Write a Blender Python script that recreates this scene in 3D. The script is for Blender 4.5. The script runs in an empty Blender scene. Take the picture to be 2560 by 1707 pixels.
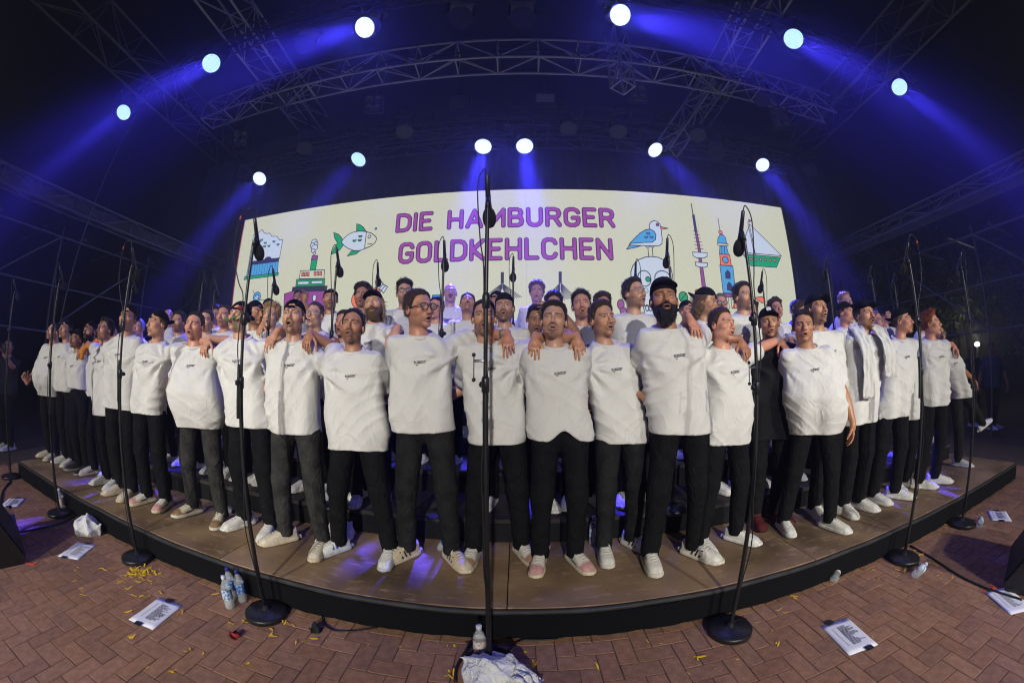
import bpy, math, random
import numpy as np
from mathutils import Matrix, Vector
PI = math.pi
R = math.radians
random.seed(7)
SC = bpy.context.scene
COL = SC.collection

# ------------------------------------------------------------------ camera
CAM_H = 1.5                      # the photographer stands on the paving
PITCH, ROLL, YAW = R(5.41), R(-0.08), R(-0.72)
K1, K3 = 1.1172, -0.0553         # lens curve: angle = K1 r + K3 r^3, r in 1000 px of the 2560 px wide photograph
cam = bpy.data.cameras.new('camera')
cam.type = 'PANO'
cam.sensor_fit = 'HORIZONTAL'
cam.sensor_width = 36.0
cam.sensor_height = 24.0
cam.clip_start, cam.clip_end = 0.02, 600
_c = cam.cycles if hasattr(cam, 'cycles') else cam
_c.panorama_type = 'FISHEYE_LENS_POLYNOMIAL'
_c.fisheye_fov = PI * 1.05
_k = 2.56 / 36.0                 # 1000 px units per sensor mm
_c.fisheye_polynomial_k0 = 0.0
_c.fisheye_polynomial_k1 = -K1 * _k
_c.fisheye_polynomial_k2 = 0.0
_c.fisheye_polynomial_k3 = -K3 * _k ** 3
_c.fisheye_polynomial_k4 = 0.0
camera = bpy.data.objects.new('camera', cam)
COL.objects.link(camera)
camera.location = (0, 0, CAM_H)
camera.rotation_euler = (PI / 2 + PITCH, 0, -YAW)
SC.camera = camera

# ------------------------------------------------------------------ night sky, moon, exposure
W = bpy.data.worlds.new('World')
SC.world = W
W.use_nodes = True
_nt = W.node_tree
_bg = _nt.nodes['Background']
_sky = _nt.nodes.new('ShaderNodeTexSky')
_sky.sky_type = 'NISHITA'
_sky.sun_disc = False
_sky.sun_elevation = R(-6)
_sky.sun_rotation = R(200)
_nt.links.new(_sky.outputs[0], _bg.inputs[0])
_bg.inputs[1].default_value = 0.05
_moon = bpy.data.lights.new('moon', 'SUN')
_moon.energy = 0.004
_moon.angle = R(0.5)
_moon.color = (0.8, 0.88, 1.0)
moon = bpy.data.objects.new('moon', _moon)
COL.objects.link(moon)
moon.rotation_euler = (R(40), 0, R(200))
SC.view_settings.view_transform = 'Standard'
SC.view_settings.look = 'None'
SC.view_settings.exposure = 0.0
SC.view_settings.gamma = 1.0
SC.view_settings.use_curve_mapping = False
SC.render.engine = 'CYCLES'
SC.cycles.use_denoising = True
try:
    SC.cycles.denoiser = 'OPENIMAGEDENOISE'
except Exception:
    pass
SC.cycles.use_adaptive_sampling = True
SC.cycles.adaptive_threshold = 0.02
SC.cycles.filter_width = 1.1
SC.cycles.max_bounces = 6
SC.cycles.diffuse_bounces = 2
SC.cycles.glossy_bounces = 2
SC.cycles.transmission_bounces = 6
SC.cycles.transparent_max_bounces = 8
SC.cycles.volume_bounces = 0
SC.cycles.sample_clamp_indirect = 3.0
SC.cycles.caustics_reflective = False
SC.cycles.caustics_refractive = False

# ------------------------------------------------------------------ helpers
def cam_ray(u, v):
    """direction from the camera through a point of the 2560 x 1707 photograph"""
    dx, dy = u - 1280.0, v - 853.5
    r = math.hypot(dx, dy) / 1000 + 1e-9
    th = K1 * r + K3 * r ** 3
    ux, uy = dx / r / 1000, -dy / r / 1000
    a, b, c = math.sin(th) * ux, math.sin(th) * uy, math.cos(th)
    cr, sr = math.cos(ROLL), math.sin(ROLL)
    a, b = cr * a - sr * b, sr * a + cr * b
    cp, sp = math.cos(PITCH), math.sin(PITCH)
    up, fw = b * cp + c * sp, c * cp - b * sp
    cy, sy = math.cos(YAW), math.sin(YAW)
    return Vector((a * cy + fw * sy, fw * cy - a * sy, up))
def at(u, v, Y):
    r = cam_ray(u, v); return r * (Y / r.y) + Vector((0, 0, CAM_H))
def on_floor(u, v, z=0.0):
    r = cam_ray(u, v); return r * ((z - CAM_H) / r.z) + Vector((0, 0, CAM_H))
def at_x(u, v, X):
    r = cam_ray(u, v); return r * (X / r.x) + Vector((0, 0, CAM_H))

MATS = {}
def mat(name, color=(0.5, 0.5, 0.5), rough=0.6, metal=0.0, spec=0.5, emit=None, strength=1.0, noise=None, bump=None, attr=None, sheen=0.0, alpha=None, coat=0.0):
    """noise = (scale, amount): mottled value; bump = (scale, strength); attr = colour attribute name"""
    if name in MATS: return MATS[name]
    m = bpy.data.materials.new(name); m.use_nodes = True; MATS[name] = m
    nt = m.node_tree; b = nt.nodes['Principled BSDF']
    b.inputs['Base Color'].default_value = (*color, 1)
    b.inputs['Roughness'].default_value = rough
    b.inputs['Metallic'].default_value = metal
    b.inputs['Specular IOR Level'].default_value = spec
    b.inputs['Sheen Weight'].default_value = sheen
    b.inputs['Coat Weight'].default_value = coat
    tc = nt.nodes.new('ShaderNodeTexCoord') if (noise or bump) else None
    src = None
    if attr:
        a = nt.nodes.new('ShaderNodeVertexColor'); a.layer_name = attr; src = a.outputs['Color']
    if noise:
        n = nt.nodes.new('ShaderNodeTexNoise'); n.inputs['Scale'].default_value = noise[0]; n.inputs['Detail'].default_value = 6
        nt.links.new(tc.outputs['Object'], n.inputs['Vector'])
        mr = nt.nodes.new('ShaderNodeMapRange')
        mr.inputs[1].default_value, mr.inputs[2].default_value = 0.25, 0.75
        mr.inputs[3].default_value, mr.inputs[4].default_value = 1 - noise[1], 1 + noise[1]
        nt.links.new(n.outputs['Fac'], mr.inputs[0])
        mx = nt.nodes.new('ShaderNodeMix'); mx.data_type = 'RGBA'; mx.blend_type = 'MULTIPLY'; mx.inputs[0].default_value = 1
        if src: nt.links.new(src, mx.inputs[6])
        else: mx.inputs[6].default_value = (*color, 1)
        nt.links.new(mr.outputs[0], mx.inputs[7])
        src = mx.outputs[2]
    if src: nt.links.new(src, b.inputs['Base Color'])
    if bump:
        n = nt.nodes.new('ShaderNodeTexNoise'); n.inputs['Scale'].default_value = bump[0]; n.inputs['Detail'].default_value = 4
        nt.links.new(tc.outputs['Object'], n.inputs['Vector'])
        bp = nt.nodes.new('ShaderNodeBump'); bp.inputs['Strength'].default_value = bump[1]; bp.inputs['Distance'].default_value = 0.02
        nt.links.new(n.outputs['Fac'], bp.inputs['Height'])
        nt.links.new(bp.outputs[0], b.inputs['Normal'])
    if emit:
        b.inputs['Emission Color'].default_value = (*emit, 1); b.inputs['Emission Strength'].default_value = strength
    if alpha is not None: b.inputs['Alpha'].default_value = alpha
    return m

def tag(o, label=None, cat=None, group=None, kind=None):
    if label: o['label'] = label
    if cat: o['category'] = cat
    if group: o['group'] = group
    if kind: o['kind'] = kind
    return o
def empty(name, loc=(0, 0, 0), rz=0.0, parent=None):
    o = bpy.data.objects.new(name, None); COL.objects.link(o)
    o.location = loc; o.rotation_euler = (0, 0, rz); o.parent = parent
    o.empty_display_size = 0.05
    return o
def make_mesh(name, v, f, smooth=True, col=None):
    """quads or triangles (or a ragged list) into a mesh, fast path for arrays"""
    me = bpy.data.meshes.new(name)
    v = np.asarray(v, np.float32).reshape(-1, 3)
    if isinstance(f, np.ndarray):
        k = f.shape[1]; n = len(f)
        me.vertices.add(len(v)); me.vertices.foreach_set('co', v.ravel())
        me.loops.add(n * k); me.loops.foreach_set('vertex_index', f.astype(np.int32).ravel())
        me.polygons.add(n); me.polygons.foreach_set('loop_start', np.arange(0, n * k, k, dtype=np.int32))
        me.polygons.foreach_set('use_smooth', np.full(n, smooth))
        me.update(calc_edges=True)
    else:
        me.from_pydata(v.tolist(), [], [list(q) for q in f])
        me.polygons.foreach_set('use_smooth', np.full(len(me.polygons), smooth))
    if col is not None:
        a = me.color_attributes.new('col', 'FLOAT_COLOR', 'POINT')
        c = np.ones((len(v), 4), np.float32); c[:, :3] = col
        a.data.foreach_set('color', c.ravel())
    return me
def link(name, me, m=None, parent=None, loc=None, rot=None, mtx=None, scale=None):
    o = bpy.data.objects.new(name, me); COL.objects.link(o)
    if m is not None:
        if len(me.materials) == 0: me.materials.append(m)
        if me.materials[0] is not m:
            o.material_slots[0].link = 'OBJECT'; o.material_slots[0].material = m
    o.parent = parent
    if mtx is not None: o.matrix_local = mtx
    if loc is not None: o.location = loc
    if rot is not None: o.rotation_euler = rot
    if scale is not None: o.scale = scale
    return o
class MB:
    """collects simple shapes into ONE mesh"""
    def __init__(s): s.v = []; s.f = []
    def add(s, v, f):
        n = len(s.v); s.v += [tuple(p) for p in v]; s.f += [[i + n for i in q] for q in f]; return s
    def box(s, c, d, mtx=None, bev=0.0):
        x, y, z = d[0] / 2, d[1] / 2, d[2] / 2
        if bev <= 0:
            v = [(sx * x, sy * y, sz * z) for sx in (-1, 1) for sy in (-1, 1) for sz in (-1, 1)]
            f = [(0, 1, 3, 2), (4, 6, 7, 5), (0, 4, 5, 1), (2, 3, 7, 6), (0, 2, 6, 4), (1, 5, 7, 3)]
        else:
            b = min(bev, x * .9, y * .9, z * .9); v = []; f = []
            for (zz, ins) in ((-z, b), (-z + b, 0), (z - b, 0), (z, b)):
                a, e = x - ins, y - ins; bb = b if ins == 0 else b * .6
                v += [(-a + bb, -e, zz), (a - bb, -e, zz), (a, -e + bb, zz), (a, e - bb, zz), (a - bb, e, zz), (-a + bb, e, zz), (-a, e - bb, zz), (-a, -e + bb, zz)]
            for k in range(3):
                for i in range(8): f.append((k * 8 + i, k * 8 + (i + 1) % 8, k * 8 + 8 + (i + 1) % 8, k * 8 + 8 + i))
            f.append(tuple(range(7, -1, -1))); f.append(tuple(range(24, 32)))
        M_ = Matrix.Translation(Vector(c)) @ (mtx if mtx is not None else Matrix.Identity(4))
        return s.add([M_ @ Vector(p) for p in v], f)
    def cyl(s, p0, p1, r0, r1=None, n=12, cap=True):
        r1 = r0 if r1 is None else r1; p0, p1 = Vector(p0), Vector(p1); d = (p1 - p0).normalized()
        a = d.orthogonal().normalized(); b = d.cross(a); v = []
        for p, r in ((p0, r0), (p1, r1)):
            for i in range(n):
                t = 2 * PI * i / n; v.append(p + a * (r * math.cos(t)) + b * (r * math.sin(t)))
        f = [(i, (i + 1) % n, n + (i + 1) % n, n + i) for i in range(n)]
        if cap: f += [tuple(range(n - 1, -1, -1)), tuple(range(n, 2 * n))]
        return s.add(v, f)
    def lathe(s, prof, c=(0, 0, 0), n=16, mtx=None):
        v = []; f = []; m = len(prof)
        for (r, z) in prof:
            for i in range(n): t = 2 * PI * i / n; v.append((r * math.cos(t), r * math.sin(t), z))
        for k in range(m - 1):
            for i in range(n): f.append((k * n + i, k * n + (i + 1) % n, k * n + n + (i + 1) % n, k * n + n + i))
        f.append(tuple(range(n - 1, -1, -1))); f.append(tuple(range((m - 1) * n, m * n)))
        M_ = Matrix.Translation(Vector(c)) @ (mtx if mtx is not None else Matrix.Identity(4))
        return s.add([M_ @ Vector(p) for p in v], f)
    def tube(s, pts, r, n=8):
        v, f = tube_mesh(pts, r, n); return s.add(v, f)
    def mesh(s, name, smooth=False): return make_mesh(name, s.v, s.f, smooth)
    def build(s, name, m, parent=None, smooth=False, **k): return link(name, s.mesh(name, smooth), m, parent, **k)
def tube_mesh(pts, r, n=8):
    P = [Vector(p) for p in pts]; k = len(P); rr = r if hasattr(r, '__len__') else [r] * k
    v = []; f = []; a = None
    for i in range(k):
        d = (P[min(i + 1, k - 1)] - P[max(i - 1, 0)]).normalized()
        if a is None: a = d.orthogonal().normalized()
        a = (a - d * a.dot(d)).normalized(); b = d.cross(a)
        for j in range(n):
            t = 2 * PI * j / n; v.append(P[i] + a * (rr[i] * math.cos(t)) + b * (rr[i] * math.sin(t)))
    for i in range(k - 1):
        for j in range(n): f.append((i * n + j, i * n + (j + 1) % n, (i + 1) * n + (j + 1) % n, (i + 1) * n + j))
    f.append(tuple(range(n - 1, -1, -1))); f.append(tuple(range((k - 1) * n, k * n)))
    return v, f
def spline(pts, n=6):
    P = [Vector(p) for p in pts]; out = []
    for i in range(len(P) - 1):
        p0, p1, p2, p3 = P[max(i - 1, 0)], P[i], P[i + 1], P[min(i + 2, len(P) - 1)]
        for k in range(n):
            t = k / n
            out.append(0.5 * ((2 * p1) + (p2 - p0) * t + (2 * p0 - 5 * p1 + 4 * p2 - p3) * t * t + (3 * p1 - p0 - 3 * p2 + p3) * t ** 3))
    out.append(P[-1]); return out
_u = MB().cyl((0, 0, 0), (0, 0, 1), 1, n=10).mesh('round_bar', True)
UCYL = _u
UBOX = MB().box((0, 0, 0), (1, 1, 1)).mesh('block')
def stick(name, p0, p1, r, m, parent=None):
    p0, p1 = Vector(p0), Vector(p1); d = p1 - p0
    q = d.to_track_quat('Z', 'Y').to_matrix().to_4x4()
    return link(name, UCYL, m, parent, mtx=Matrix.Translation(p0) @ q @ Matrix.Diagonal((r, r, d.length, 1)))
def block(name, c, d, m, parent=None, rot=None):
    M_ = Matrix.Translation(Vector(c)) @ (rot.to_4x4() if rot is not None else Matrix.Identity(4)) @ Matrix.Diagonal((*d, 1))
    return link(name, UBOX, m, parent, mtx=M_)
# ------------------------------------------------------------------ materials of the setting
BLACK = mat('matt_black', (0.010, 0.010, 0.011), 0.75, spec=.12, noise=(30, 0.3))
BLACKPAINT = mat('black_paint', (0.011, 0.011, 0.012), 0.38, noise=(18, 0.35))
STEEL = mat('truss_aluminium', (0.45, 0.47, 0.5), 0.4, metal=0.4, noise=(14, 0.22), bump=(60, 0.05))
DARKSTEEL = mat('dark_truss', (0.03, 0.031, 0.034), 0.42, metal=0.3, noise=(14, 0.3))
GALV = mat('galvanised_tube', (0.13, 0.135, 0.15), 0.5, metal=0.5, noise=(12, 0.25))
CHROME = mat('worn_chrome', (0.6, 0.6, 0.62), 0.22, metal=0.95)

# ------------------------------------------------------------------ ground: sand bed and herringbone bricks
def ground_material():
    m = mat('joint_sand', (0.06, 0.04, 0.028), 0.95, noise=(7, 0.4), bump=(220, 0.35))
    return m
ground = link('ground', make_mesh('ground', [(-80, -60, -0.0045), (80, -60, -0.0045), (80, 90, -0.0045), (-80, 90, -0.0045)], [(0, 1, 2, 3)], False), ground_material())
tag(ground, kind='structure')
BRICKS = [mat('brick_clay_%d' % i, c, 0.85, spec=.2, noise=(22, 0.3), bump=(90, 0.3)) for i, c in enumerate([(0.29, 0.155, 0.092), (0.255, 0.134, 0.08), (0.305, 0.166, 0.1), (0.235, 0.128, 0.083), (0.275, 0.152, 0.094)])]
bw, bl, bt = 0.105, 0.21, 0.06
brick_meshes = []
rb = random.Random(3)
for k in range(5):
    mb = MB().box((0, 0, -bt / 2), (bl - 0.004, bw - 0.004, bt), bev=0.0026)
    mb.v = [(x + rb.uniform(-.0012, .0012), y + rb.uniform(-.0012, .0012), z) for (x, y, z) in mb.v]
    me = mb.mesh('brick'); me.materials.append(BRICKS[k]); brick_meshes.append(me)
spots = []
U = bw
for i in range(-66, 67):
    for j in range(-2, 19):
        # herringbone: unit cells of side bw, pattern period 4 along the diagonal
        k = (i - j) % 4
        if k == 0: spots.append(((i + 1) * U, (j + .5) * U, 0))           # lies along x over cells i, i+1
        elif k == 2: spots.append(((i + .5) * U, (j) * U, PI / 2))        # stands along y over cells j-1, j
good = []
for (x, y, r) in spots:
    if y > 1.9 and abs(x) < 6.2: continue
    if not (-6.9 < x < 6.9 and 0.05 < y < 1.98): continue
    dist = math.sqrt(x * x + y * y + 2.25)
    fwd = y / dist
    if y < 0.18 and abs(x) < 2.1: continue
    if math.degrees(math.atan2(1.5, math.hypot(x, y))) > 58: continue
    good.append((1.5 / dist ** 3, x, y, r))
good.sort(reverse=True)
near = [g for g in good if 1.5 / math.hypot(g[1], g[2]) < 2.2][:300]
nearset = set((g[1], g[2], g[3]) for g in near)
for (_, x, y, r) in near:
    link('brick', brick_meshes[rb.randrange(5)], None, ground, loc=(x, y, rb.uniform(-.0016, .0012)), rot=(rb.uniform(-.006, .006), rb.uniform(-.006, .006), r + rb.uniform(-.006, .006) + (PI if rb.random() < .5 else 0)))
far = MB(); fm = []
for (_, x, y, r) in good:
    if (x, y, r) in nearset: continue
    q = Matrix.Translation((x, y, rb.uniform(-.0016, .0012))) @ Matrix.Rotation(r + rb.uniform(-.006, .006), 4, 'Z')
    base = MB().box((0, 0, -bt / 2), (bl - 0.004, bw - 0.004, bt), bev=0.0026)
    n0 = len(far.f); far.add([q @ Vector(p) for p in base.v], base.f); fm += [rb.randrange(5)] * (len(far.f) - n0)
me = far.mesh('brick_field')
for m_ in BRICKS: me.materials.append(m_)
me.polygons.foreach_set('material_index', np.array(fm, np.int32))
tag(link('brick_field', me, None, ground), kind='stuff')

# ------------------------------------------------------------------ stage: deck panels, rounded edge, skirt, three risers
SX0, SX1, SY0 = -6.08, 6.03, 1.735
def deck_material(name, base, k):
    m = mat(name, base, 0.6, spec=.2); nt = m.node_tree; b = nt.nodes['Principled BSDF']
    tc = nt.nodes.new('ShaderNodeTexCoord')
    def noise(scale, det, sx=1, sy=1):
        mp = nt.nodes.new('ShaderNodeMapping'); mp.inputs['Scale'].default_value = (sx, sy, 1); mp.inputs['Location'].default_value = (k * 3.1, k, 0)
        nt.links.new(tc.outputs['Object'], mp.inputs[0])
        n = nt.nodes.new('ShaderNodeTexNoise'); n.inputs['Scale'].default_value = scale; n.inputs['Detail'].default_value = det
        nt.links.new(mp.outputs[0], n.inputs['Vector']); return n.outputs['Fac']
    r1 = nt.nodes.new('ShaderNodeValToRGB'); r1.color_ramp.elements[0].position = .3; r1.color_ramp.elements[1].position = .72
    r1.color_ramp.elements[0].color = (base[0] * .38, base[1] * .36, base[2] * .36, 1); r1.color_ramp.elements[1].color = (base[0] * 1.35, base[1] * 1.3, base[2] * 1.25, 1)
    nt.links.new(noise(1.9, 8), r1.inputs[0])
    r2 = nt.nodes.new('ShaderNodeValToRGB'); r2.color_ramp.elements[0].position = .57; r2.color_ramp.elements[1].position = .7
    r2.color_ramp.elements[0].color = (0, 0, 0, 1); r2.color_ramp.elements[1].color = (1, 1, 1, 1)
    nt.links.new(noise(9, 9, 1.0, 2.2), r2.inputs[0])
    mx = nt.nodes.new('ShaderNodeMix'); mx.data_type = 'RGBA'; mx.inputs[7].default_value = (base[0] * 1.9, base[1] * 1.9, base[2] * 1.95, 1)
    mu = nt.nodes.new('ShaderNodeMath'); mu.operation = 'MULTIPLY'; mu.inputs[1].default_value = .42
    nt.links.new(r2.outputs[0], mu.inputs[0]); nt.links.new(mu.outputs[0], mx.inputs[0]); nt.links.new(r1.outputs[0], mx.inputs[6])
    nt.links.new(mx.outputs[2], b.inputs['Base Color'])
    bp = nt.nodes.new('ShaderNodeBump'); bp.inputs['Strength'].default_value = .12; bp.inputs['Distance'].default_value = .01
    nt.links.new(noise(140, 3), bp.inputs['Height']); nt.links.new(bp.outputs[0], b.inputs['Normal'])
    return m
stage = tag(empty('stage', (0, SY0, 0)), 'low black-skirted plywood stage the singers stand on', 'stage')
seams = [SX0, -4.02, -2.0, -0.05, 2.02, 4.03, SX1]
for i in range(6):
    a, b_ = seams[i] + .003, seams[i + 1] - .003
    MB().box(((a + b_) / 2, 1.56, 0.18), (b_ - a, 3.04, 0.036), bev=0.002).build('deck_panel', deck_material('scuffed_plywood_%d' % i, (0.27, 0.188, 0.118), i), stage)
    MB().box(((a + b_) / 2, 1.56, 0.09), (b_ - a - .1, 2.9, 0.12)).build('deck_frame', BLACK, stage)
edge = []
for i in range(61):
    x = SX0 + (SX1 - SX0) * i / 60; edge.append((x, 0.018, 0.184 + .0025 * math.sin(i * 1.7) + .002 * math.sin(i * .6)))
v, f = tube_mesh(edge, 0.017, 8); link('edge_trim', make_mesh('edge_trim', v, f), mat('edge_rubber', (0.03, 0.03, 0.031), 0.6, spec=.25, noise=(9, .4)), stage)
sk = MB(); n = 240
for i in range(n + 1):
    x = SX0 + (SX1 - SX0) * i / n; d = .004 * math.sin(i * .9) + .003 * math.sin(i * 2.3)
    sk.v += [(x, 0.0 + d, 0.002), (x, 0.006 + d * .3, 0.17)]
sk.f = [(2 * i, 2 * i + 2, 2 * i + 3, 2 * i + 1) for i in range(n)]
sk.build('skirt', mat('black_molton', (0.006, 0.006, 0.007), 0.95, spec=.05), stage, True)
for sx, x in ((-1, SX0), (1, SX1)):
    MB().box((x + sx * .004, 1.55, 0.095), (0.006, 3.05, 0.19)).build('side_skirt', MATS['black_molton'], stage)
for k, (y0, y1, z, lab) in enumerate([(2.62, 3.26, .4, 'low black riser directly behind the front row of singers'), (3.26, 3.96, .6, 'middle black riser behind the second row of singers'), (3.96, 4.9, .8, 'highest black riser in front of the LED screen')]):
    rz = tag(empty('riser', (0, y0, .2)), lab, 'riser', 'choir risers')
    for i in range(6):
        x0 = -5.7 + i * 1.9
        MB().box((x0 + .95, (y1 - y0) / 2, z - .2 - .02), (1.894, y1 - y0 - .004, .036), bev=.002).build('riser_top', deck_material('riser_ply', (0.05, 0.045, 0.042), 9), rz)
        MB().box((x0 + .95, .012, (z - .24) / 2), (1.89, .01, z - .246)).build('riser_front', BLACK, rz)

# ------------------------------------------------------------------ backdrop curtain and roof skin
cur = MB(); n = 420
for i in range(n + 1):
    x = -9.6 + 19.2 * i / n; d = .07 * math.sin(i * .55) + .03 * math.sin(i * 1.31 + 1)
    cur.v += [(x, 7.3 + d, 0.0), (x, 7.3 + d * .8, 7.6)]
cur.f = [(2 * i, 2 * i + 2, 2 * i + 3, 2 * i + 1) for i in range(n)]
tag(cur.build('backdrop_curtain', mat('backdrop_molton', (0.035, 0.036, 0.042), 0.9, spec=.15, noise=(3, .35)), None, True), 'dark pleated backdrop curtain hanging behind the LED screen', 'curtain')
rf = MB(); n = 40
for j, (y, z) in enumerate([(0.6, 8.0), (2.6, 8.25), (5, 8.35), (7.6, 8.1)]):
    for i in range(n + 1):
        x = -8.4 + 16.8 * i / n; rf.v.append((x, y, z - .0035 * x * x + .04 * math.sin(i * .9 + j)))
rf.f = [(j * (n + 1) + i, j * (n + 1) + i + 1, (j + 1) * (n + 1) + i + 1, (j + 1) * (n + 1) + i) for j in range(3) for i in range(n)]
tag(rf.build('roof_canopy', mat('black_roof_skin', (0.014, 0.014, 0.017), 0.6, spec=.2, noise=(2, .4)), None, True), 'black fabric roof skin stretched above the stage trusses', 'canopy')

# ------------------------------------------------------------------ trusses
def truss(name, label, p0, p1, w, h, bay, m, rc=.025, rbr=.013, group=None, sides=True):
    p0, p1 = Vector(p0), Vector(p1); L = (p1 - p0).length; d = (p1 - p0) / L
    up = Vector((0, 0, 1)); sd = d.cross(up).normalized(); up = sd.cross(d)
    root = tag(empty(name, p0), label, 'truss', group or 'stage trusses')
    c = {}
    for a in (-1, 1):
        for b_ in (0, 1):
            o = sd * (a * w / 2) + up * (b_ * h); c[(a, b_)] = o
            stick('chord', o, o + d * L, rc, m, root)
    nb = max(1, round(L / bay)); bl_ = L / nb
    for i in range(nb):
        t0, t1 = d * (i * bl_), d * ((i + 1) * bl_)
        fl = i % 2
        for a in (-1, 1):
            A, B = c[(a, 0)], c[(a, 1)]
            stick('brace', (A if fl else B) + t0, (B if fl else A) + t1, rbr, m, root)
            stick('brace', A + t0, B + t0, rbr, m, root)
        for b_ in (0, 1):
            A, B = c[(-1, b_)], c[(1, b_)]
            stick('brace', (A if fl else B) + t0, (B if fl else A) + t1, rbr, m, root)
            stick('brace', A + t0, B + t0, rbr, m, root)
    return root
truss('roof_truss', 'silver cross truss spanning the stage above the LED screen', (-6.9, 4.8, 6.86), (7.0, 4.7, 6.9), .42, .5, .75, STEEL)
truss('roof_truss', 'silver truss running front to back beside the leftmost blinder', (-4.95, 1.3, 7.4), (-5.1, 6.7, 7.4), .62, .5, .85, STEEL)
truss('roof_truss', 'silver truss running front to back beside the stacked black floodlights', (4.2, 1.3, 7.4), (4.45, 6.7, 7.4), .62, .5, .85, STEEL)
truss('roof_truss', 'dim outer roof truss above the beam with a hanging steel wire', (-7.2, -0.6, 7.0), (-7.75, 6.5, 7.0), .75, .6, 1.0, GALV, .028)
truss('roof_truss', 'dim outer roof truss on the side of the leafy trees', (6.75, -0.6, 7.0), (7.3, 6.2, 7.0), .75, .6, 1.0, GALV, .028)
truss('lighting_truss', 'thin black lighting truss carrying the high front spotlights', (-8.9, 3.45, 7.2), (8.9, 3.25, 7.25), .3, .32, .5, DARKSTEEL, .022, .01)
truss('lighting_truss', 'thin black lighting truss carrying the spotlights over the LED screen', (-6.6, 5.95, 6.28), (6.3, 5.7, 6.4), .3, .32, .5, DARKSTEEL, .022, .01)
truss('roof_truss', 'silver upright ladder truss hanging by the back corner with white reflections', (3.2, 5.9, 5.9), (4.3, 4.85, 7.35), .4, .35, .6, STEEL)
truss('roof_truss', 'short silver upright truss between the two bent cross truss spans', (1.95, 4.6, 6.4), (2.0, 4.5, 7.9), .3, .3, .5, STEEL)
truss('roof_truss', 'dim rear roof truss close to the backdrop curtain', (-7.4, 6.9, 6.5), (7.2, 6.7, 6.6), .35, .4, .8, GALV)
truss('side_truss', 'long grey side wing truss beside the thumbs-up singer', (-8.0, -1.5, 4.12), (-8.0, 8.6, 4.08), .3, .3, .72, GALV, .022, .012, 'side wing trusses')
truss('side_truss', 'long grey side wing truss above the leafy trees', (8.0, -1.5, 4.3), (8.0, 8.6, 4.2), .3, .3, .72, GALV, .022, .012, 'side wing trusses')
# scaffolding of the side wings
for sx in (-1, 1):
    side = 'behind the thumbs-up singer' if sx < 0 else 'in front of the leafy trees'
    g = tag(empty('scaffold', (sx * 9.0, 0, 0)), 'tube scaffold of the side wing ' + side, 'scaffold', 'side wing scaffolds')
    for y in (0.8, 3.2, 5.6, 8.0):
        stick('upright', (0, y, 0), (0, y, 4.1), .024, GALV, g)
    for z in (2.0, 2.9, 3.9):
        stick('ledger', (0, -.5, z), (0, 8.6, z), .024, GALV, g)
    for y in (.8, 3.2, 5.6):
        stick('diagonal', (0, y, 2.0), (0, y + 2.4, 3.9), .022, GALV, g)
    for k in range(9):
        MB().box((sx * .9, -.2 + k * 1.0, 4.02), (1.7, .07, .03)).build('roof_slat', GALV, g)
    cl = MB().box((-sx * 0.9, 3.6, 4.28), (.02, 9.6, .26)).build('banner_strip', mat('grey_mesh', (0.07, 0.07, 0.072), .9, noise=(6, .3)), g)
w_ = tag(stick('steel_wire', (-8.0, 2.9, .0), (-7.5, 3.4, 7.0), .012, GALV), 'thin steel guy wire running from outer truss to ground', 'wire')
# ------------------------------------------------------------------ surface nets: smooth meshes out of distance functions
def nets(fn, lo, hi, res):
    lo = np.asarray(lo, np.float32); hi = np.asarray(hi, np.float32)
    N = np.maximum(np.ceil((hi - lo) / res).astype(int) + 1, 3)
    ax = [lo[k] + res * np.arange(N[k], dtype=np.float32) for k in range(3)]
    X, Y, Z = np.meshgrid(*ax, indexing='ij', sparse=False)
    D = fn(X, Y, Z).astype(np.float32)
    S = D < 0
    C = N - 1; ncell = int(C.prod())
    acc = np.zeros((3, ncell), np.float64); cnt = np.zeros(ncell, np.float64); faces = []
    for a in range(3):
        s0 = [slice(None)] * 3; s1 = [slice(None)] * 3; s0[a] = slice(0, -1); s1[a] = slice(1, None)
        A = S[tuple(s0)]; cr = A != S[tuple(s1)]
        idx = np.nonzero(cr)
        if len(idx[0]) == 0: continue
        d0 = D[tuple(s0)][idx]; d1 = D[tuple(s1)][idx]; t = d0 / (d0 - d1)
        p = [idx[k].astype(np.float64) for k in range(3)]; p[a] = p[a] + t
        b, c = (a + 1) % 3, (a + 2) % 3
        ids = []
        ok_all = np.ones(len(t), bool)
        for (ob, oc) in ((0, 0), (-1, 0), (-1, -1), (0, -1)):
            q = [idx[0], idx[1], idx[2]]; q[b] = q[b] + ob; q[c] = q[c] + oc
            ok = (q[b] >= 0) & (q[b] < C[b]) & (q[c] >= 0) & (q[c] < C[c])
            ci = (q[0] * C[1] + q[1]) * C[2] + q[2]
            for k in range(3): acc[k] += np.bincount(ci[ok], p[k][ok], ncell)
            cnt += np.bincount(ci[ok], minlength=ncell)
            ids.append(ci); ok_all &= ok
        F = np.stack(ids, 1)[ok_all]; fl = ~A[idx][ok_all]
        F[fl] = F[fl][:, ::-1]
        faces.append(F)
    used = np.nonzero(cnt > 0)[0]; remap = np.full(ncell, -1, np.int64); remap[used] = np.arange(len(used))
    V = (acc[:, used] / cnt[used]).T * res + lo
    F = remap[np.concatenate(faces)] if faces else np.zeros((0, 4), int)
    return V.astype(np.float32), F
def vert_normals(V, F):
    a = V[F[:, 2]] - V[F[:, 0]]; b = V[F[:, 3]] - V[F[:, 1]]; n = np.cross(a, b); out = np.zeros_like(V)
    for k in range(4):
        for d in range(3): out[:, d] += np.bincount(F[:, k], n[:, d], len(V)).astype(np.float32)
    return out / (np.linalg.norm(out, axis=1, keepdims=True) + 1e-9)
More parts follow.
